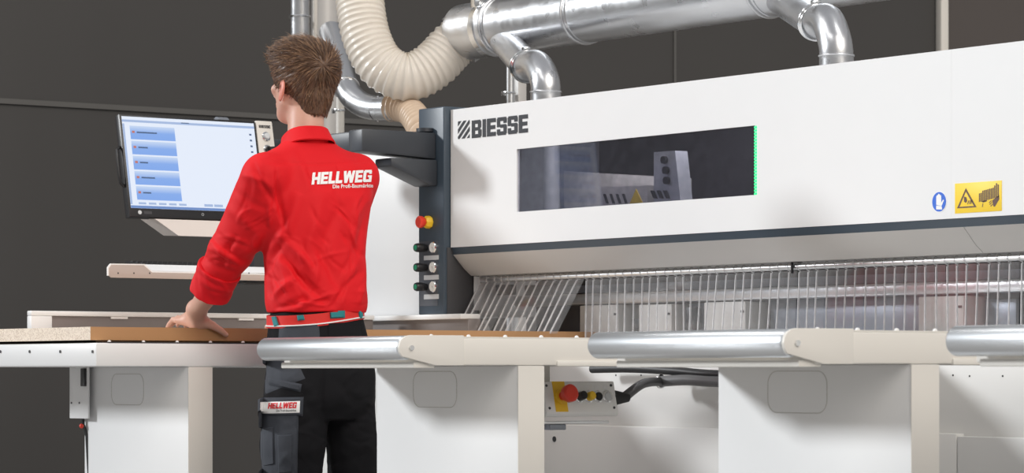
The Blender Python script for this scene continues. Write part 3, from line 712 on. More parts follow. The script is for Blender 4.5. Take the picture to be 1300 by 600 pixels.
# big ivory hose
DH = 11.25
pts = [W(452, -120, d=11.6), W(455, -40, d=11.55), W(458, 10, d=11.5), W(466, 50, d=11.46), W(485, 84, d=11.43), W(518, 98, d=11.42), W(550, 83, d=11.44), W(574, 58, d=11.47)]
end = Vector((du0+.03, DV, dz)); pts += [W(592, 44, d=11.47)]
pth = resample(spath(pts, 14), .0033)
rad = [.0855+.0065*(.5+.5*math.cos(2*PI*i*.0033/.0225))**2 for i in range(len(pth))]
slv = pts[-2:]; B().tube([slv[0].lerp(slv[1], .45), slv[1], Vector((du0+.05, DV, dz))], [.101, .103, .1035], 48).build('end_sleeve', 'galv', duct)
o = B().tube(pth, rad, 48).build('flexible_hose', 'hose', smooth=60); tag(o, 'large ivory ribbed suction hose curving down from above to the big duct', 'hose')
# small tan hose
pts = [W(497, 136, d=11.55), W(512, 137, d=11.5), W(524, 145, d=11.4), W(536, 165, d=11.2), W(545, 190, d=11.15)]
pth = resample(spath(pts, 12), .004); rad = [.049+.0055*math.cos(2*PI*i*.004/.018) for i in range(len(pth))]
tag(B().tube(pth, rad, 32).build('flexible_hose', 'hose2', smooth=60), 'small tan ribbed hose going down behind the blue tower', 'hose')
# slanted steel pipe with elbow
t = thing('steel_pipe', 'slanting galvanised pipe with elbow right of the worker\'s head', 'pipe', W(440, 140, d=11.8))
p0, p1 = W(420, 40, d=12.1), W(440, 112, d=11.75)
B().tube([p0, p1], .047, 32).build('straight_section', 'galv', t)
B().tube(spath([p1, W(448, 124, d=11.7), W(463, 134, d=11.65), W(480, 138, d=11.6)], 6), .047, 32).build('elbow_section', 'galv', t)
B().tube([W(480, 138, d=11.6), W(505, 138, d=11.53)], .047, 32).build('end_sleeve', 'galv', t)
d1 = (p1-p0).normalized(); b = B(); b.ring(p1, d1, .048, .0045, 32, 8); b.ring(W(480, 138, d=11.6), CR+(0,), .048, .0045, 32, 8); b.build('pipe_clamp', 'chrome', t)
def vpipe(x, d, r, label, name='vertical_pipe', m='galv', z0=0.0, z1=3.4, clamps=()):
    p = W(x, 100, d=d); t = thing(name, label, 'pipe', (p.x, p.y, z0))
    B().tube([(p.x, p.y, z0), (p.x, p.y, z1)], r, 32).build('pipe_tube', m, t)
    for y in clamps:
        z = W(x, y, d=d).z; b = B().ring((p.x, p.y, z), (0, 0, 1), r+.001, .004, 28, 6); b.box((p.x-r-.03, p.y-.012, z-.01), (p.x-r+.003, p.y+.012, z+.01), .003); b.build('pipe_bracket', 'chrome', t)
    return t
vpipe(381, 12.15, .037, 'bright steel vertical pipe left of the others, above the worker\'s head', clamps=(21,))
vpipe(412, 12.55, .056, 'wide dull grey vertical pipe behind the slanting pipe', m='soffit')
vpipe(400, 12.2, .010, 'thin pale conduit between the bright pipe and the wide grey pipe', 'thin_conduit', 'clamp')
vpipe(432, 12.0, .016, 'short white vertical pipe below the elbow of the slanting pipe', 'short_post', 'clamp', 0, W(432, 118, d=12).z, clamps=(140,))
vpipe(648, 11.9, .016, 'thin bright round post beside a flat grey post, left of first branch elbow', 'steel_post', 'alu', 0, 3.4, clamps=(118,))
p = W(659.5, 100, d=11.95); tag(B().box((p.x-.02, p.y-.02, 0), (p.x+.02, p.y+.02, 3.4), .003).build('square_post', 'soffit'), 'flat grey square post touching the thin round post', 'post')

# ================================================================== THE WORKER
import openvdb as vdb
PD = 8.95
pb = W(405, 474, d=PD); base = Vector((pb.x, pb.y, 0)); PRZ = math.atan2(CR[1], CR[0])
man = thing('person', 'person in red shirt and black work trousers, seen from behind, one hand on the board', 'person', base, PRZ)
MI = ROOTM(man).inverted()
def wl_(p): return np.array(MI @ Vector(p))                       # world -> local
def px(x, y, dd=0.0): return wl_(W(x, y, d=PD+dd))                # place on the body seen at x, y and dd metres deeper than its axis
FB = np.array([-.55, .835, 0]); LB = np.array([-.835, -.55, 0])   # facing direction of the trunk, and the man's left
class Sdf:
    def __init__(s, lo, hi, h):
        s.lo = np.array(lo, 'f4'); s.h = h; s.n = np.ceil((np.array(hi)-s.lo)/h).astype(int)+1
        s.g = np.full(s.n, .06, 'f4')
    def sub(s, lo, hi):
        a = np.clip(((np.array(lo)-s.lo)/s.h).astype(int)-1, 0, s.n-1); b = np.clip(((np.array(hi)-s.lo)/s.h).astype(int)+2, 1, s.n)
        sl = tuple(slice(i, j) for i, j in zip(a, b))
        ax = [s.lo[k]+np.arange(a[k], b[k], dtype='f4')*s.h for k in range(3)]
        return sl, ax[0][:, None, None], ax[1][None, :, None], ax[2][None, None, :]
    def op(s, sl, d, k=.01, mode='u'):
        g = s.g[sl]
        if mode == 'u':
            hh = np.clip(.5+.5*(g-d)/k, 0, 1); s.g[sl] = g+(d-g)*hh-k*hh*(1-hh)
        else:
            s.g[sl] = np.maximum(g, -d) if mode == 's' else np.maximum(g, d)
    def cap(s, a, b, ra, rb, k=.012, mode='u', flat=False):
        a = np.array(a, 'f4'); b = np.array(b, 'f4'); R = max(ra, rb)+k+.05
        sl, X, Y, Z = s.sub(np.minimum(a, b)-R, np.maximum(a, b)+R); ab = b-a; L2 = (ab@ab)+1e-9
        t0 = ((X-a[0])*ab[0]+(Y-a[1])*ab[1]+(Z-a[2])*ab[2])/L2; t = np.clip(t0, 0, 1)
        d = np.sqrt((X-a[0]-t*ab[0])**2+(Y-a[1]-t*ab[1])**2+(Z-a[2]-t*ab[2])**2)-(ra+(rb-ra)*t)
        if flat: 
            Ln = math.sqrt(L2); q = np.sqrt(np.maximum((X-a[0]-t0*ab[0])**2+(Y-a[1]-t0*ab[1])**2+(Z-a[2]-t0*ab[2])**2, 0))-(ra+(rb-ra)*t)
            d = np.maximum(q, np.maximum(-t0*Ln, (t0-1)*Ln))
        s.op(sl, d, k, mode)
    def ell(s, c, ax, r, k=.012, mode='u'):
        c = np.array(c, 'f4'); A = [np.array(v, 'f4')/np.linalg.norm(v) for v in ax]; R = max(r)+k+.04
        sl, X, Y, Z = s.sub(c-R, c+R)
        q = 0; q2 = 0
        for v, rr in zip(A, r):
            t = (X-c[0])*v[0]+(Y-c[1])*v[1]+(Z-c[2])*v[2]; q = q+(t/rr)**2; q2 = q2+(t/rr**2)**2
        k0 = np.sqrt(q); k1 = np.sqrt(q2)+1e-6; s.op(sl, np.where(k0 < .02, -min(r), k0*(k0-1)/k1), k, mode)
    def loft(s, rows, axl, axf, k=.012, pw=2.0):
        """rows: (z, cx, cy, a, b)"""
        rows = sorted(rows); z = np.array([r[0] for r in rows]); C = np.array([r[1:] for r in rows]); m = C[:, 2:].max()+k+.05
        lo = [C[:, 0].min()-m, C[:, 1].min()-m, z[0]-.05]; hi = [C[:, 0].max()+m, C[:, 1].max()+m, z[-1]+.05]
        sl, X, Y, Z = s.sub(lo, hi); zz = Z.ravel(); f = []
        for j in range(4):
            f.append(np.interp(zz, z, C[:, j]))
        # light smoothing of the profile
        f = [np.convolve(np.pad(q, 4, 'edge'), np.ones(9)/9, 'valid')[None, None, :] for q in f]
        P_ = (X-f[0])*axl[0]+(Y-f[1])*axl[1]; Q_ = (X-f[0])*axf[0]+(Y-f[1])*axf[1]
        rr = ((np.abs(P_/f[2]))**pw+(np.abs(Q_/f[3]))**pw)**(1/pw); d = (rr-1)*np.minimum(f[2], f[3])
        d = np.maximum(d, np.maximum(z[0]-Z, Z-z[-1])); s.op(sl, d.astype('f4'), k)
    def mesh(s):
        s.g[0] = s.g[-1] = .05; s.g[:, 0] = s.g[:, -1] = .05; s.g[:, :, 0] = s.g[:, :, -1] = .05
        gr = vdb.FloatGrid(background=.06); gr.copyFromArray(s.g); P_, T_, Q_ = gr.convertToPolygons(isovalue=0.0, adaptivity=0.0)
        return np.array(P_, 'f4')*s.h+s.lo, np.array(Q_), np.array(T_)
def relax(P_, Q_, it=3, f=.5):
    n = len(P_); e = np.concatenate([Q_[:, [0, 1]], Q_[:, [1, 2]], Q_[:, [2, 3]], Q_[:, [3, 0]]]); 
    for _ in range(it):
        acc = np.zeros_like(P_); cnt = np.zeros(n, 'f4')
        for k in range(3): acc[:, k] = np.bincount(e[:, 0], P_[e[:, 1], k], n)+np.bincount(e[:, 1], P_[e[:, 0], k], n)
        cnt = np.bincount(e[:, 0], minlength=n)+np.bincount(e[:, 1], minlength=n); P_ = P_+(acc/np.maximum(cnt, 1)[:, None]-P_)*f
    return P_.astype('f4')
def normals(P_, Q_):
    fn = np.cross(P_[Q_[:, 2]]-P_[Q_[:, 0]], P_[Q_[:, 3]]-P_[Q_[:, 1]]); N = np.zeros_like(P_)
    for j in range(4):
        for k in range(3): N[:, k] += np.bincount(Q_[:, j], fn[:, k], len(P_))
    return N/np.maximum(np.linalg.norm(N, axis=1), 1e-12)[:, None]
def np_mesh(name, P_, faces, m, parent, ang=180):
    me = bpy.data.meshes.new(name); me.from_pydata([tuple(map(float, p)) for p in P_], [], [tuple(map(int, f)) for f in faces])
    for q in (m if isinstance(m, (list, tuple)) else [m]): me.materials.append(M[q])
    shade(me, ang); o = bpy.data.objects.new(name, me); COL.objects.link(o); o.parent = parent; return o
def bvh(P_, F_): return BVHTree.FromPolygons([Vector(map(float, p)) for p in P_], [tuple(map(int, f)) for f in F_])
def pxy(P_):
    """photo position of local points"""
    R = np.array(ROOTM(man).to_3x3()); Wd = P_@R.T+np.array(base); X = Wd[:, 0]*CR[0]+Wd[:, 1]*CR[1]; d = Wd[:, 0]*CF[0]+Wd[:, 1]*CF[1]
    return 650+F*X/d, HY-F*(Wd[:, 2]-H)/d
def folds(P_, N, lst, weight=None):
    """soft cloth creases: (x1,y1,x2,y2,width,height mm) drawn over the back of the cloth"""
    x, y = pxy(P_); D = np.zeros(len(P_), 'f4'); wt = np.clip(-N[:, 1]*1.6+.25, 0, 1)
    for x1, y1, x2, y2, w_, a in lst:
        dx, dy = x2-x1, y2-y1; L2 = dx*dx+dy*dy; t = ((x-x1)*dx+(y-y1)*dy)/L2
        # gentle bow
        nx, ny = -dy/math.sqrt(L2), dx/math.sqrt(L2); o_ = (x-x1)*nx+(y-y1)*ny+3.0*np.sin(np.clip(t, 0, 1)*PI)*(1 if a > 0 else -1)
        tt = np.clip(t, -.2, 1.2); env = np.clip(1-np.abs(tt-.5)*1.75, 0, 1)**.6
        D += a*.001*np.exp(-(o_/w_)**2)*env
    return P_+N*(D*wt)[:, None]
def wob(P_, N, amp, sc_, seed=0):
    r = np.random.default_rng(seed); D = np.zeros(len(P_))
    for k in range(9):
        v = r.normal(size=3); v[2] *= .45; v *= sc_*(.6+r.random()*1.2); D += np.sin(P_@v+r.random()*6.28)
    return P_+N*(D*amp/5)[:, None]

# --- joints (local)
cw = px(402, 390, 0); sh_c = px(396, 222, .03); neck0 = px(388, 188, .05); headc = px(383, 106, .09)
SHL = px(336, 226, -.10); SHR = px(452, 226, .12)
ELL_ = px(294, 318, .03)
wrist = wl_((-7.937, 4.640, 1.052)); elR = px(424, 330, .27); wrR = wl_(W(392, 388, u=-7.97))
cuff0 = px(277, 345, .075); cuff1 = px(266, 371, .112)
# head frame
hy = math.radians(50); FH = np.array([-math.sin(hy), math.cos(hy), 0]); LH = np.array([-math.cos(hy), -math.sin(hy), 0]); UP = np.array([0, 0, 1.])
def HP(f, l, u): return headc+FH*f+LH*l+UP*u
body = Sdf((-.58, -.36, -.0), (.32, .66, 1.88), .0036)
# trunk, hips, legs (under the clothes)
def row(x, y, dd, a, b_): p = px(x, y, dd); return (p[2], p[0], p[1], a, b_)
body.loft([row(399, 210, .03, .13, .07), row(397, 240, .03, .165, .09), row(397, 290, .02, .15, .09), row(402, 350, .0, .125, .08), row(402, 400, 0, .13, .09), row(404, 450, 0, .14, .10)], LB, FB, .03)
kneeL = px(371, 640, -.06); kneeR = px(448, 640, .07); ankL = px(376, 815, -.05); ankR = px(446, 815, .08); hipL = px(374, 470, -.05); hipR = px(438, 470, .05)
for a, k_, n_2, fd in ((hipL, kneeL, ankL, 1), (hipR, kneeR, ankR, 1)):
    body.cap(a, k_, .07, .048, .03); body.cap(k_, n_2, .048, .036, .02); body.cap(n_2+np.array([0, 0, -.02]), n_2+FB*.12+np.array([0, 0, -.045]), .033, .028, .02)
# neck, shoulders
body.cap(neck0-UP*.03, headc+UP*(-.05)-FH*.018, .055, .052, .02)
body.cap(neck0, SHL+UP*(-.0), .04, .045, .03); body.cap(neck0, SHR, .04, .045, .03)
# head
body.ell(HP(-.012, 0, .022), (FH, LH, UP), (.094, .073, .088), .01)
body.ell(HP(.018, 0, -.030), (FH, LH, UP), (.068, .060, .088), .02)
body.ell(HP(.052, 0, -.088), (FH, LH, UP), (.030, .030, .026), .025)
body.cap(HP(.02, .050, -.060), HP(.055, .020, -.092), .014, .014, .02); body.cap(HP(.02, -.050, -.060), HP(.055, -.020, -.092), .014, .014, .02)
body.cap(HP(.082, 0, .010), HP(.102, 0, -.028), .007, .011, .010); body.ell(HP(.094, .011, -.030), (FH, LH, UP), (.009, .007, .007), .006); body.ell(HP(.094, -.011, -.030), (FH, LH, UP), (.009, .007, .007), .006)
body.cap(HP(.078, .035, .020), HP(.083, .010, .018), .007, .007, .008); body.cap(HP(.078, -.035, .020), HP(.083, -.010, .018), .007, .007, .008)
for s_ in (1, -1): body.ell(HP(.088, .031*s_, .003), (FH, LH, UP), (.012, .015, .010), .004, 's'); body.cap(HP(.066, .045*s_, -.016), HP(.072, .035*s_, -.022), .012, .012, .014)
body.cap(HP(.082, .018, -.057), HP(.082, -.018, -.057), .006, .006, .008); body.cap(HP(.080, .016, -.066), HP(.080, -.016, -.066), .0065, .0065, .006)
# left arm and hand
body.cap(SHL, ELL_, .048, .042, .02); body.cap(ELL_, cuff1, .043, .033, .010); body.cap(cuff1, wrist, .0325, .0275, .006)
def hand(b_, wr, toward, across, up_, heel, L=1.0, thumb=None):
    """palm down: toward = finger direction, across = towards the thumb side"""
    kn = [heel+toward*.070+across*o+up_*z for o, z in ((.030, .010), (.010, .013), (-.011, .011), (-.030, .006))]
    b_.cap(wr, heel, .0265, .022, .014)
    for q in kn: b_.cap(heel+(q-heel)*.05, q, .018, .0115, .014)
    b_.cap(wr+toward*.012-up_*.004, heel+toward*.055+up_*.016, .024, .013, .022)
    b_.cap(heel+across*.016, heel+across*.022+toward*.035, .018, .013, .012)
    for q, ln in zip(kn, (.068, .076, .070, .054)):
        spread = (q-heel-toward*.07)@across; dr = toward+across*spread*3; dr /= np.linalg.norm(dr)
        m1 = q+dr*ln*.42+up_*.003; m2 = q+dr*ln*.76-up_*.010; e_ = q+dr*ln*1.0-up_*.020
        b_.cap(q, m1, .0100, .0088, .003); b_.cap(m1, m2, .0088, .0078, .003); b_.cap(m2, e_, .0078, .0066, .003)
    t0, t1, t2, t3 = thumb
    b_.cap(t0, t1, .017, .0125, .012); b_.cap(t1, t2, .0122, .0102, .004); b_.cap(t2, t3, .0102, .0082, .003)
tw_ = np.array(MI.to_3x3() @ Vector((-1, 0, 0))); ac = np.array(MI.to_3x3() @ Vector((0, 1, 0)))
def rot2(v, a): c_, s_ = math.cos(a), math.sin(a); return np.array([v[0]*c_-v[1]*s_, v[0]*s_+v[1]*c_, v[2]])
zb_ = .9965
vH = 4.655
heel = wl_((-7.958, vH, zb_+.017))
hand(body, wrist, tw_, ac, UP, heel, thumb=(wl_((-7.955, vH+.010, 1.018)), wl_((-7.933, vH+.034, 1.004)), wl_((-7.931, vH+.060, .990)), wl_((-7.932, vH+.081, .976))))
NAIL = []
# right arm and hand resting on the board further along
body.cap(SHR, elR, .048, .042, .02); body.cap(elR, wrR, .040, .028, .015)
vR_ = W(396, 400, u=-7.97).y
heelR = wl_((-8.0, vR_, zb_+.018)); body.cap(wrR, heelR, .028, .022, .015)
hand(body, wrR, rot2(tw_, .25), -rot2(ac, .25), UP, heelR, thumb=(heelR-ac*.014, heelR-ac*.045+tw_*.02, heelR-ac*.062+tw_*.045-UP*.004, heelR-ac*.070+tw_*.068-UP*.008))
P_, Q_, T_ = body.mesh(); P_ = relax(P_, Q_, 2, .5); bodyP, bodyQ = P_, Q_
bo = np_mesh('body', P_, Q_, 'skin', man)
# ears
for s_ in (1, -1):
    e_ = Sdf(HP(-.02, .078*s_, -.005)-.06, HP(-.02, .078*s_, -.005)+.06, .0022)
    fa = FH*.92+LH*s_*-.25; fa = fa/np.linalg.norm(fa); la = np.cross(UP, fa)
    ea = UP*.97-FH*.2; c_ = HP(.007, .076*s_, -.023)
    ex1 = FH*-.85+LH*s_*.5; ex1 /= np.linalg.norm(ex1); nx1 = np.cross(ea, ex1)
    e_.ell(c_, (ea, ex1, nx1), (.031, .018, .0055), .002); e_.ell(c_+ea*.008, (ea, ex1, nx1), (.027, .0205, .005), .004)
    e_.ell(c_+FH*.004+LH*s_*.004, (ea, ex1, nx1), (.017, .009, .006), .002, 's'); e_.ell(c_-ea*.026-ex1*.004, (ea, ex1, nx1), (.009, .008, .005), .006)
    p_, q_, _t = e_.mesh(); np_mesh('ear', relax(p_, q_, 2), q_, 'ear', bo)
for s_ in (1, -1):
    b = B(); c_ = HP(.066, .031*s_, .003); b.ball(MI.inverted() @ Vector(c_), .0115, 16); o = b.build('eye', 'eye', man)
    b = B(); b.ball(MI.inverted() @ Vector(c_+FH*.0065), .0062, 12); b.build('iris', 'iris', o)
    b = B(); Wp = lambda q: MI.inverted() @ Vector(q)
    b.tube([Wp(HP(.083, .044*s_, .024)), Wp(HP(.088, .030*s_, .030)), Wp(HP(.089, .014*s_, .026))], [.0018, .003, .0022], 8); b.build('eyebrow', 'hair', man)
b = B(); b.tube([Wp(HP(.080, .024, -.061)), Wp(HP(.0885, .010, -.060)), Wp(HP(.0885, -.010, -.060)), Wp(HP(.080, -.024, -.061))], [.002, .0042, .0042, .002], 8); b.build('lips', 'lip', man)

# --- hair
hs = Sdf(headc-.16, headc+.16, .0032)
hs.ell(HP(-.014, 0, .030), (FH, LH, UP), (.103, .083, .100), .01)
hs.ell(HP(.022, 0, .072), (FH, LH, UP), (.078, .070, .058), .03)           # full top
hs.ell(HP(-.060, -.012, .040), (FH, LH, UP), (.052, .066, .066), .03)         # back
hs.cap(HP(-.048, 0, -.045), HP(-.040, 0, -.080), .056, .050, .02)           # nape
# carve face, forehead, ears and neck
hs.cap(HP(.19, 0, .01), HP(.19, 0, -.10), .135, .135, .002, 's')
hs.cap(HP(.125, .02, -.08), HP(.09, .06, -.16), .095, .10, .002, 's'); hs.cap(HP(.125, -.02, -.08), HP(.09, -.06, -.16), .095, .10, .002, 's')
for s_ in (1, -1): hs.cap(HP(-.006, .10*s_, -.02), HP(.010, .10*s_, -.16), .024, .034, .002, 's')
lo_cut = HP(0, 0, -.098)[2]; sl, X, Y, Z = hs.sub(headc-.2, headc+.2); hs.op(sl, (lo_cut-Z)+(X-headc[0])*0, mode='i')
hP, hQ, _t = hs.mesh(); hP = relax(hP, hQ, 3); hN = normals(hP, hQ)
crown = px(411, 84, .02)-np.array([0, .02, 0])
cd = (crown-HP(-.014, 0, .03)); cd /= np.linalg.norm(cd)
def flow(p, n):
    """combed direction on the head at p"""
    r_ = p-crown; dist = np.linalg.norm(r_); t = r_-n*(r_@n); L1 = np.linalg.norm(t)+1e-6; t = t/L1
    sw = np.cross(n, t); top = np.clip((p[2]-headc[2]-.02)/.07, 0, 1); d = t+sw*.35*math.exp(-dist/.06)+FH*.5*top
    d = d-n*(d@n); return d/(np.linalg.norm(d)+1e-9), dist, top
# clumps on the cap surface
xs_ = hP-crown; dist_ = np.linalg.norm(xs_, axis=1); u1 = np.cross(cd, [0, 0, 1.]); u1 /= np.linalg.norm(u1); u2 = np.cross(cd, u1)
ang = np.arctan2(xs_@u2, xs_@u1)
amp = np.clip((hP[:, 2]-headc[2]+.09)/.10, .25, 1)
rip = np.sin(ang*23+dist_*22)*.5+np.sin(ang*41-dist_*31)*.35+np.sin(ang*11+3*np.sin(dist_*40))*.5
hP2 = hP+hN*(rip*amp*.0022)[:, None]
hair = np_mesh('hair', hP2, hQ, 'hair', man)
# locks: thin tapered strands over the cap
fc = hP[hQ].mean(1); fnn = normals(hP, hQ)[hQ[:, 0]]
ar = np.linalg.norm(np.cross(hP[hQ[:, 2]]-hP[hQ[:, 0]], hP[hQ[:, 3]]-hP[hQ[:, 1]]), axis=1)
inner = np.linalg.norm((fc-HP(-.014, 0, .03)), axis=1) > .0
okf = (fnn@FH < .75) | (fc[:, 2] > headc[2]+.05)
w_ = ar*okf; w_ /= w_.sum()
NS = 6500; pick = rng.choice(len(fc), NS, p=w_)
def locks(idx, name, m, rad, seed):
    V_, F_ = [], []; r2 = np.random.default_rng(seed)
    for i in idx:
        p = fc[i].copy(); n = fnn[i]; d, dist, top = flow(p, n)
        low = np.clip((headc[2]-.01-p[2])/.07, 0, 1)
        ln = (.016+.022*top+.010*math.exp(-dist/.03))*(1-.55*low)*r2.uniform(.7, 1.35)
        lift = (.16+.22*top+.25*math.exp(-dist/.02))*r2.uniform(.3, 1.4)*(1-.6*low)
        d = d+r2.normal(size=3)*.13; d /= np.linalg.norm(d); c = p-n*.002; pts = []
        for s_ in range(5):
            t = s_/4; pts.append(c+d*ln*t+n*(lift*ln*t-.55*lift*ln*t*t+.0015)+np.array([0, 0, -1])*.004*t*t)
        sd = np.cross(n, d); sd /= np.linalg.norm(sd)+1e-9; b0 = len(V_)
        for s_, q in enumerate(pts):
            rr = rad*r2.uniform(.8, 1.2)*(1-(s_/4)**1.6*.9)
            V_ += [q+sd*rr, q+n*rr*.8, q-sd*rr]
        for s_ in range(4):
            a_ = b0+s_*3
            for k in range(3): F_.append((a_+k, a_+(k+1) % 3, a_+3+(k+1) % 3, a_+3+k))
    np_mesh(name, np.array(V_), F_, m, hair)
locks(pick[:3900], 'dark_locks', 'hair', .0012, 1); locks(pick[3900:], 'light_locks', 'hair_light', .0009, 2)

# --- trousers
tr = Sdf((-.30, -.30, .03), (.30, .34, 1.06), .004)
tr.loft([row(402, 391, 0, .137, .104), row(402, 397, 0, .138, .105), row(402, 410, 0, .146, .110), row(404, 440, 0, .158, .122), row(407, 475, 0, .166, .128), row(407, 510, 0, .160, .125), row(406, 532, 0, .12, .09)], LB, FB, .03, 2.2)
hl = px(378, 490, -.055); kl = px(371, 640, -.06); fl = px(373, 822, -.05); hr = px(434, 490, .05); kr = px(449, 640, .07); fr_ = px(446, 822, .08)
ml_ = px(371, 565, -.06); mr_ = px(446, 562, .06)
tr.cap(hl, ml_, .098, .094, .012); tr.cap(ml_, kl, .093, .082, .01); tr.cap(kl, fl, .082, .074, .02, flat=False)
tr.cap(hr, mr_, .088, .072, .012); tr.cap(mr_, kr, .072, .072, .01); tr.cap(kr, fr_, .074, .070, .02)
sl, X, Y, Z = tr.sub((-1, -1, 0), (1, 1, 2)); tr.op(sl, (.055-Z)+X*0+Y*0, mode='i'); tr.op(sl, (Z-cw[2]+.0)+X*0+Y*0 - .0, mode='i')
tP, tQ, _t = tr.mesh(); tP = relax(tP, tQ, 3); tN = normals(tP, tQ)
tP = wob(tP, tN, .0035, 34, 3)
r0 = np.random.default_rng(4)
TF = [(350, 470, 400, 500, 5, 3), (360, 545, 405, 530, 5, -4), (345, 590, 400, 570, 6, 3), (425, 480, 470, 520, 6, -4), (430, 500, 465, 500, 5, 3), (412, 460, 411, 545, 3, -6), (430, 560, 470, 540, 6, 4),
      (425, 590, 470, 570, 6, -4), (440, 530, 420, 560, 5, -3), (375, 480, 408, 540, 6, -4), (340, 560, 350, 600, 5, -3), (385, 440, 395, 470, 5, 3)]
tP = folds(tP, tN, TF); XF = []
for _ in range(46):
    x_, y_ = r0.uniform(338, 475), r0.uniform(470, 600); a_ = r0.choice([-1, 1])*r0.uniform(.2, .9); l_ = r0.uniform(8, 22)
    XF.append((x_-l_*math.cos(a_), y_-l_*math.sin(a_), x_+l_*math.cos(a_), y_+l_*math.sin(a_), r0.uniform(2, 4), r0.choice([-1, 1])*r0.uniform(1, 2.6)))
tP = folds(tP, normals(tP, tQ), XF); trous = np_mesh('trousers', tP, tQ, 'trouser', man); tB = bvh(tP, tQ)
for a_, dd_ in ((ankL, 0), (ankR, 0)):
    s_ = Sdf(a_-np.array([.32, .32, .2]), a_+np.array([.32, .32, .1]), .005); fl0 = np.array([a_[0], a_[1], .035])
    s_.cap(fl0-FB*.04, fl0+FB*.08, .040, .042, .02); s_.cap(fl0+FB*.08, fl0+FB*.17-UP*.002, .042, .034, .02); s_.cap(fl0+UP*.02, fl0+UP*.08, .042, .044, .02)
    sl, X, Y, Z = s_.sub((-1, -1, -1), (1, 1, 2)); s_.op(sl, (.002-Z)+X*0+Y*0, mode='i')
    p_, q_, _t = s_.mesh(); np_mesh('shoe', relax(p_, q_, 3), q_, 'shoe', man)
# cloth pieces laid on a surface: outline in photo-facing plane, pressed onto the cloth below
def patch(name, outline, tree, m, parent, off=.003, thick=.0, res=.006, rim=True):
    """outline: quad of 4 (x, y) corners; bilinear grid dropped onto the garment along the local Y axis"""
    c = [px(x, y, 0) for x, y in outline]
    wd = max(np.linalg.norm(c[1]-c[0]), np.linalg.norm(c[2]-c[3])); hg = max(np.linalg.norm(c[3]-c[0]), np.linalg.norm(c[2]-c[1]))
    nu, nv = max(2, int(wd/res)+1), max(2, int(hg/res)+1); V_, F_ = [], []; last = None
    for j in range(nv+1):
        for i in range(nu+1):
            a_, b_ = i/nu, j/nv; q = (c[0]*(1-a_)+c[1]*a_)*(1-b_)+(c[3]*(1-a_)+c[2]*a_)*b_
            h_ = tree.ray_cast(Vector((q[0], -1, q[2])), Vector((0, 1, 0)))
            if h_[0] is None: hp = last if last is not None else Vector((q[0], q[1], q[2])); hp = Vector((q[0], hp.y, q[2]))
            else: hp = h_[0]
            last = hp; e_ = min(i, nu-i, j, nv-j); k_ = off*(1 if e_ > 0 else (.1 if rim else 1)); V_.append((hp.x, hp.y-k_, hp.z))
    for j in range(nv):
        for i in range(nu): a_ = j*(nu+1)+i; F_.append((a_, a_+nu+1, a_+nu+2, a_+1))
    # back face for thickness
    n0 = len(V_); V_ += [(x, y+max(thick, off)+.004, z) for x, y, z in V_]; F_ += [tuple(n0+k for k in f[::-1]) for f in F_]
    ed = [i for i in range(nu+1)]+[j*(nu+1)+nu for j in range(1, nv+1)]+[nv*(nu+1)+i for i in range(nu-1, -1, -1)]+[j*(nu+1) for j in range(nv-1, 0, -1)]
    for k in range(len(ed)): a_, b_ = ed[k], ed[(k+1) % len(ed)]; F_.append((a_, b_, n0+b_, n0+a_))
    return np_mesh(name, np.array(V_), F_, m, parent, 40)
def surf_text(name, polys, w_, o, e1, e2, tree, m, parent, off=.0012):
    """letters between photo corners: o = lower left, e1 = run vector, e2 = rise vector (photo pixels)"""
    bm = bmesh.new()
    for i, p in enumerate(polys): bm.faces.new([bm.verts.new((a/w_, b, (i % 12)*.00006)) for a, b in p])
    for _ in range(3):
        es = [e for e in bm.edges if math.hypot((e.verts[0].co.x-e.verts[1].co.x)*abs(e1[0]), (e.verts[0].co.y-e.verts[1].co.y)*abs(e2[1])) > 2.5]
        if es: bmesh.ops.subdivide_edges(bm, edges=es, cuts=1, use_grid_fill=True)
    bmesh.ops.triangulate(bm, faces=bm.faces[:])
    V_ = []
    for v in bm.verts:
        x = o[0]+e1[0]*v.co.x+e2[0]*v.co.y; y = o[1]+e1[1]*v.co.x+e2[1]*v.co.y; q = px(x, y, 0)
        for dx_ in (0, 1): 
            h_ = tree.ray_cast(Vector((q[0], -1, q[2])), Vector((0, 1, 0)))
            if h_[0] is not None: q = px(x, y, h_[0].y)
        h_ = tree.ray_cast(Vector((q[0], -1, q[2])), Vector((0, 1, 0)))
        hp = h_[0] if h_[0] is not None else Vector(q); nn_ = h_[1] if h_[1] is not None else Vector((0, -1, 0))
        if nn_.y > 0: nn_ = -nn_
        V_.append(tuple(hp+nn_*(off+v.co.z)))
    bm.verts.index_update(); F_ = [[v.index for v in f.verts] for f in bm.faces]; bm.free()
    return np_mesh(name, np.array(V_), F_, m, parent, 180)
# trouser pockets and badge
pk = patch('cargo_pocket', [(334, 520), (384, 517), (382, 600), (334, 606)], tB, 'pocket', trous, .008)
pB = patch('pocket_flap', [(333, 504), (390, 503), (389, 527), (333, 527)], tB, 'pocket', trous, .013)
patch('tool_pocket', [(337, 541), (353, 539), (354, 588), (337, 592)], tB, 'pocket', trous, .013)
patch('pocket_pleat', [(356, 549), (378, 548), (377, 598), (357, 600)], tB, 'pocket', trous, .012)
patch('side_panel', [(337, 428), (368, 430), (392, 480), (340, 500)], tB, 'pocket', trous, .002)
patch('hip_strap', [(344, 478), (388, 487), (386, 497), (343, 488)], tB, 'pocket', trous, .008)
patch('back_pocket', [(358, 413), (408, 408), (411, 452), (356, 456)], tB, 'pocket', trous, .0045)
patch('back_pocket', [(418, 408), (457, 406), (462, 450), (420, 452)], tB, 'trouser', trous, .0045)
fb = bvh([v.co for v in pB.data.vertices], [p.vertices for p in pB.data.polygons])
bd = patch('badge', [(336, 509.5), (386, 508), (385.5, 522.5), (336, 524)], fb, 'stick_w', trous, .0025)
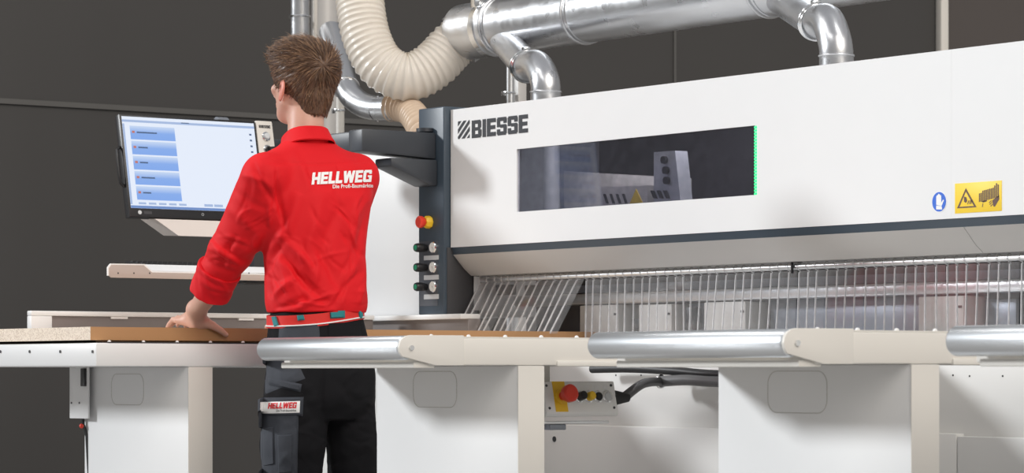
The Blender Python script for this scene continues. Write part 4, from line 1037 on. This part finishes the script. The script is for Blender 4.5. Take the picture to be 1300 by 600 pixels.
fb2 = bvh([v.co for v in bd.data.vertices], [p.vertices for p in bd.data.polygons])
ps, w_ = block_text('HELLWEG', .07, .22); surf_text('badge_lettering', ps, w_, (340, 518.6), (36, -.9), (0, -7.4), fb2, 'printred', bd, .0008)
tp = font_polys('Die Profi-Baumärkte', .012); surf_text('badge_small_lettering', tp[0], tp[1], (351, 522), (25, -.6), (0, -2.4), fb2, 'print', bd, .0008)
# belt
def ring_band(name, z_fn, hgt, off, m, parent, tree, n=96, thick=.004):
    V_, F_ = [], []; cx, cy = cw[0]+.0, cw[1]
    for i in range(n):
        a_ = 2*PI*i/n; d = np.array([math.cos(a_), math.sin(a_), 0]); z0 = z_fn(d)
        h_ = tree.ray_cast(Vector((cx+d[0]*.4, cy+d[1]*.4, z0)), Vector(-d)); rr = .14 if h_[0] is None else math.hypot(h_[0].x-cx, h_[0].y-cy)
        for dz, o_ in ((-hgt/2, off), (hgt/2, off), (hgt/2, off-thick-.004), (-hgt/2, off-thick-.004)): V_.append((cx+d[0]*(rr+o_), cy+d[1]*(rr+o_), z0+dz))
    V_ = np.array(V_)
    for i in range(n):
        for k in range(4): a_ = i*4; b_ = ((i+1) % n)*4; F_.append((a_+k, b_+k, b_+(k+1) % 4, a_+(k+1) % 4))
    return np_mesh(name, V_, F_, m, parent, 50)
zbelt = px(402, 402, 0)[2]; slope = lambda d: zbelt+.012*d[0]+.012*d[1]
bt = ring_band('belt', slope, .036, .007, 'belt', man, tB)
ring_band('belt_stripe', lambda d: slope(d)+.0115, .0035, .0082, 'stick_w', bt, tB); ring_band('belt_stripe', lambda d: slope(d)-.0115, .0035, .0082, 'stick_w', bt, tB)
btB = bvh([v.co for v in bt.data.vertices], [p.vertices for p in bt.data.polygons])
for q in ([(345, 396), (352, 396), (358, 414), (351, 416)], [(379, 391), (387, 391), (391, 407), (382, 408)], [(421, 391), (440, 390), (440, 404), (422, 405)], [(455, 392), (460, 391), (462, 404), (457, 405)]):
    patch('belt_loop', q, btB, 'teal', trous, .0095, res=.004)

# --- shirt
sh = Sdf((-.42, -.34, .93), (.32, .52, 1.56), .0034)
sh.loft([row(402, 396.5, 0, .147, .113), row(402, 395, 0, .149, .115), row(402, 386, 0, .154, .120), row(400, 360, 0, .151, .118), row(399, 320, .005, .153, .115), row(398, 280, .015, .170, .120), row(398, 250, .02, .182, .118), row(398, 228, .03, .186, .108), row(397, 208, .035, .165, .092), row(393, 194, .04, .115, .075), row(390, 182, .045, .075, .065)], LB, FB, .02, 2.25)
sh.cap(neck0-UP*.02, SHL+UP*.006, .052, .062, .03); sh.cap(neck0-UP*.02, SHR+UP*.006, .052, .060, .03)
sh.cap(SHL, ELL_, .070, .064, .018); sh.cap(ELL_, cuff0, .064, .058, .015)
sh.cap(px(340, 262, -.07), px(312, 300, -.02), .062, .05, .03)
sh.cap(SHR, elR, .066, .060, .018); sh.cap(elR, elR+(wrR-elR)*.45, .060, .050, .015)
sP, sQ, _t = sh.mesh(); sP = relax(sP, sQ, 3); sN = normals(sP, sQ)
sP = wob(sP, sN, .0022, 26, 5)
SF = [(352, 222, 366, 300, 4, -5), (366, 300, 338, 345, 6, -9), (378, 250, 345, 330, 8, 7), (352, 296, 402, 352, 6, 6), (360, 322, 418, 386, 6, -6), (350, 306, 395, 372, 5, -5), (400, 300, 440, 372, 8, -5),
      (410, 246, 382, 330, 9, 5), (432, 262, 408, 330, 7, -4), (452, 250, 440, 330, 6, 4), (470, 262, 452, 345, 6, -5), (462, 300, 430, 380, 7, 5), (458, 345, 425, 388, 5, -5), (345, 380, 378, 352, 5, 6), (350, 392, 400, 368, 4, -4),
      (375, 392, 430, 372, 4, 4), (466, 318, 456, 385, 4, 4), (340, 350, 352, 390, 4, -5), (256, 326, 298, 346, 4, -4), (262, 312, 306, 336, 5, 4), (270, 292, 312, 312, 3.5, -2.5), (285, 262, 330, 300, 7, 3), (296, 240, 345, 268, 5, -2),
      (308, 222, 345, 238, 5, 4), (322, 206, 352, 262, 4, -4), (300, 300, 282, 340, 5, -5), (335, 290, 305, 325, 6, 5), (330, 200, 372, 205, 4, -2.5), (390, 214, 408, 236, 4, -3), (428, 210, 440, 222, 3, -2.5), (372, 196, 392, 240, 6, 3),
      (345, 206, 474, 204, 1.6, -1.6), (351, 214, 358, 282, 1.8, -3.0), (424, 246, 452, 292, 5, -4), (405, 330, 385, 392, 5, 3.5), (440, 300, 470, 330, 4, -3)]
sP = folds(sP, sN, [(a, b_, c_, d_, w1*.9, h1*1.9) for a, b_, c_, d_, w1, h1 in SF])
r3 = np.random.default_rng(11); XF = []
for cx_, cy_, sx_, sy_, an, sp_, nn2 in ((275, 322, 18, 16, 25, 18, 16), (312, 270, 16, 24, -62, 16, 10), (372, 345, 22, 30, 52, 18, 18), (445, 330, 14, 42, -68, 14, 18), (400, 380, 45, 8, -12, 16, 14), (430, 285, 28, 22, 62, 16, 10), (350, 262, 10, 30, -70, 14, 9), (400, 330, 25, 25, 45, 25, 10)):
    for _ in range(nn2):
        x_, y_ = cx_+r3.normal()*sx_*.6, cy_+r3.normal()*sy_*.6; a_ = math.radians(an+r3.normal()*sp_); l_ = r3.uniform(9, 26)
        XF.append((x_-l_*math.cos(a_), y_-l_*math.sin(a_), x_+l_*math.cos(a_), y_+l_*math.sin(a_), r3.uniform(1.8, 3.6), r3.choice([-1, 1])*r3.uniform(1.6, 4.4)))
sP = folds(sP, normals(sP, sQ), XF); sP = relax(sP, sQ, 1, .4)
shirt = np_mesh('shirt', sP, sQ, 'red', man); sB = bvh(sP, sQ)
# front placket with buttons
for zi in range(6):
    c_ = np.array([neck0[0], neck0[1], 1.46-zi*.075]); h_ = sB.ray_cast(Vector(c_+FB*.5), Vector(-FB))
    if h_[0] is not None:
        b = B(); q = MI.inverted() @ h_[0]; fw_ = (MI.inverted().to_3x3() @ Vector(FB)).normalized(); b.cyl(q-fw_*.002, q+fw_*.002, .0055, seg=14); b.build('shirt_button', 'stick_w', shirt)
# rolled cuffs
for (a_, b_, ra, rb, ri) in ((cuff0, cuff1, .0665, .0600, .043), (elR+(wrR-elR)*.30, elR+(wrR-elR)*.46, .056, .052, .041)):
    cs_ = Sdf(np.minimum(a_, b_)-.11, np.maximum(a_, b_)+.11, .0026); ax_ = (b_-a_)/np.linalg.norm(b_-a_)
    cs_.cap(a_-ax_*.012, b_, ra, rb, .003, flat=True); cs_.cap(a_+ax_*.012, b_+ax_*.04, ri*1.05, ri, .002, 's')
    cs_.cap(a_+ax_*.018, b_+ax_*.004, ra*.9, rb*1.04, .004, flat=True); cs_.cap(a_+ax_*.012, b_+ax_*.04, ri*1.05, ri, .002, 's')
    p_, q_, _t = cs_.mesh(); p_ = relax(p_, q_, 3); n_3 = normals(p_, q_); p_ = wob(p_, n_3, .003, 60, 9)
    p_ = folds(p_, n_3, [(250, 345, 285, 366, 3, -4), (262, 340, 290, 372, 3, 3), (255, 362, 285, 372, 2.5, -2.5)]); np_mesh('rolled_cuff', p_, q_, 'red_in', shirt)
# collar
cc = px(389, 178, .045); tn = (UP*1.0+FB*.32); tn /= np.linalg.norm(tn); c1 = np.cross(tn, LB); c1 /= np.linalg.norm(c1); c2 = np.cross(c1, tn); n = 72
prof = [(.060, -.030), (.058, .010), (.0595, .020), (.064, .0225), (.0685, .018), (.076, -.008), (.083, -.024), (.0805, -.027), (.072, -.012), (.064, .004), (.0635, -.030)]
V_, F_ = [], []
for i in range(n):
    a_ = 2*PI*i/n; d = c2*math.cos(a_)*1.0+c1*math.sin(a_)*1.0; fr_o = max(0, d@FB); open_ = 1+.10*fr_o
    for r_, h_ in prof: V_.append(cc+d*r_*open_+tn*(h_+.002*math.sin(a_*3))-tn*.0*fr_o)
m_ = len(prof); g0 = -1; keep = []
for i in range(n):
    a_ = 2*PI*(i+.5)/n; d = c2*math.cos(a_)+c1*math.sin(a_); keep.append(d@FB < .965)
for i in range(n):
    j = (i+1) % n
    if keep[i]:
        for k in range(m_): F_.append((i*m_+k, j*m_+k, j*m_+(k+1) % m_, i*m_+(k+1) % m_))
        if not keep[j]: F_.append(tuple(j*m_+k for k in range(m_)))
        if not keep[i-1]: F_.append(tuple(i*m_+k for k in range(m_-1, -1, -1)))
used = sorted({k for f in F_ for k in f}); mp = {k: i for i, k in enumerate(used)}; V_ = [V_[k] for k in used]; F_ = [tuple(mp[k] for k in f) for f in F_]
np_mesh('collar', np.array(V_, 'f4'), F_, 'red', shirt, 60)
# lettering on the back
ps, w_ = block_text('HELLWEG', .05, .14)
surf_text('back_lettering', ps, w_, (395, 234.5), (75.5, -3.6), (0, -15.2), sB, 'stick_w', shirt, .0016)
tp = font_polys('Die Profi-Baumärkte', .02); surf_text('back_small_lettering', tp[0], tp[1], (422, 239.2), (51, -1.6), (0, -5.0), sB, 'stick_w', shirt, .0016)

# ================================================================== LIGHT AND CAMERA
w = bpy.data.worlds.new('World'); sc.world = w; w.use_nodes = True; nt = w.node_tree; n = nt.nodes; L = nt.links
bg = n['Background']; tc = n.new('ShaderNodeTexCoord'); sp = n.new('ShaderNodeSeparateXYZ'); L.new(tc.outputs['Generated'], sp.inputs[0])
r = n.new('ShaderNodeValToRGB'); e = r.color_ramp.elements; e[0].position = 0; e[0].color = (.42, .40, .38, 1); e[1].position = 1; e[1].color = (.95, .96, 1, 1)
q = e.new(.5); q.color = (.66, .64, .62, 1)
mr = n.new('ShaderNodeMapRange'); mr.inputs['From Min'].default_value = -1; L.new(sp.outputs['Z'], mr.inputs['Value']); L.new(mr.outputs['Result'], r.inputs['Fac'])
L.new(r.outputs['Color'], bg.inputs['Color']); bg.inputs['Strength'].default_value = .43
def light(name, typ, loc, direction, energy, col, **kw):
    l = bpy.data.lights.new(name, typ); l.energy = energy; l.color = col
    for k, v in kw.items(): setattr(l, k, v)
    o = bpy.data.objects.new(name, l); COL.objects.link(o); o.location = loc
    o.rotation_euler = Vector(direction).to_track_quat('-Z', 'Y').to_euler(); return o
light('window_sun', 'SUN', (-10, -4, 4), (.265, .309, -.150), 2.25, (.95, .98, 1.0), angle=math.radians(8))
light('added_warm_fill', 'SUN', (1, 4, 4), (-.80, .10, -.50), 1.75, (1, .93, .84), angle=math.radians(40))  # added warm fill for the faces turned to +X, no seen source
for i, (x, y) in enumerate(((-9.5, 4.2), (-7.0, 3.0), (-5.0, 6.5))):
    light('added_overhead_fill', 'AREA', (x, y, 5.2), (0, 0, -1), 25, (1, .98, .95), shape='RECTANGLE', size=2.6, size_y=.35)  # unseen area lights added for overhead brightness and highlights on the steel
light('added_interior_fill', 'AREA', (-7.3, 6.1, 1.70), (0, .2, -1), 8, (1, .98, .95), shape='RECTANGLE', size=1.6, size_y=.05)  # fill added inside the beam to brighten what the window shows
cam = bpy.data.cameras.new('camera'); co = bpy.data.objects.new('camera', cam); COL.objects.link(co); sc.camera = co
co.location = (0, 0, H); fw = Vector((CF[0], CF[1], 0)); co.rotation_euler = fw.to_track_quat('-Z', 'Y').to_euler()
cam.sensor_width = 36; cam.lens = F/1300*36; cam.shift_y = (HY-300)/1300; cam.clip_end = 100
cam.dof.use_dof = True; cam.dof.focus_distance = 9.2; cam.dof.aperture_fstop = 10
vs = sc.view_settings; vs.view_transform = 'Standard'; vs.look = 'None'; vs.exposure = 0.0; vs.gamma = 1; vs.use_curve_mapping = False
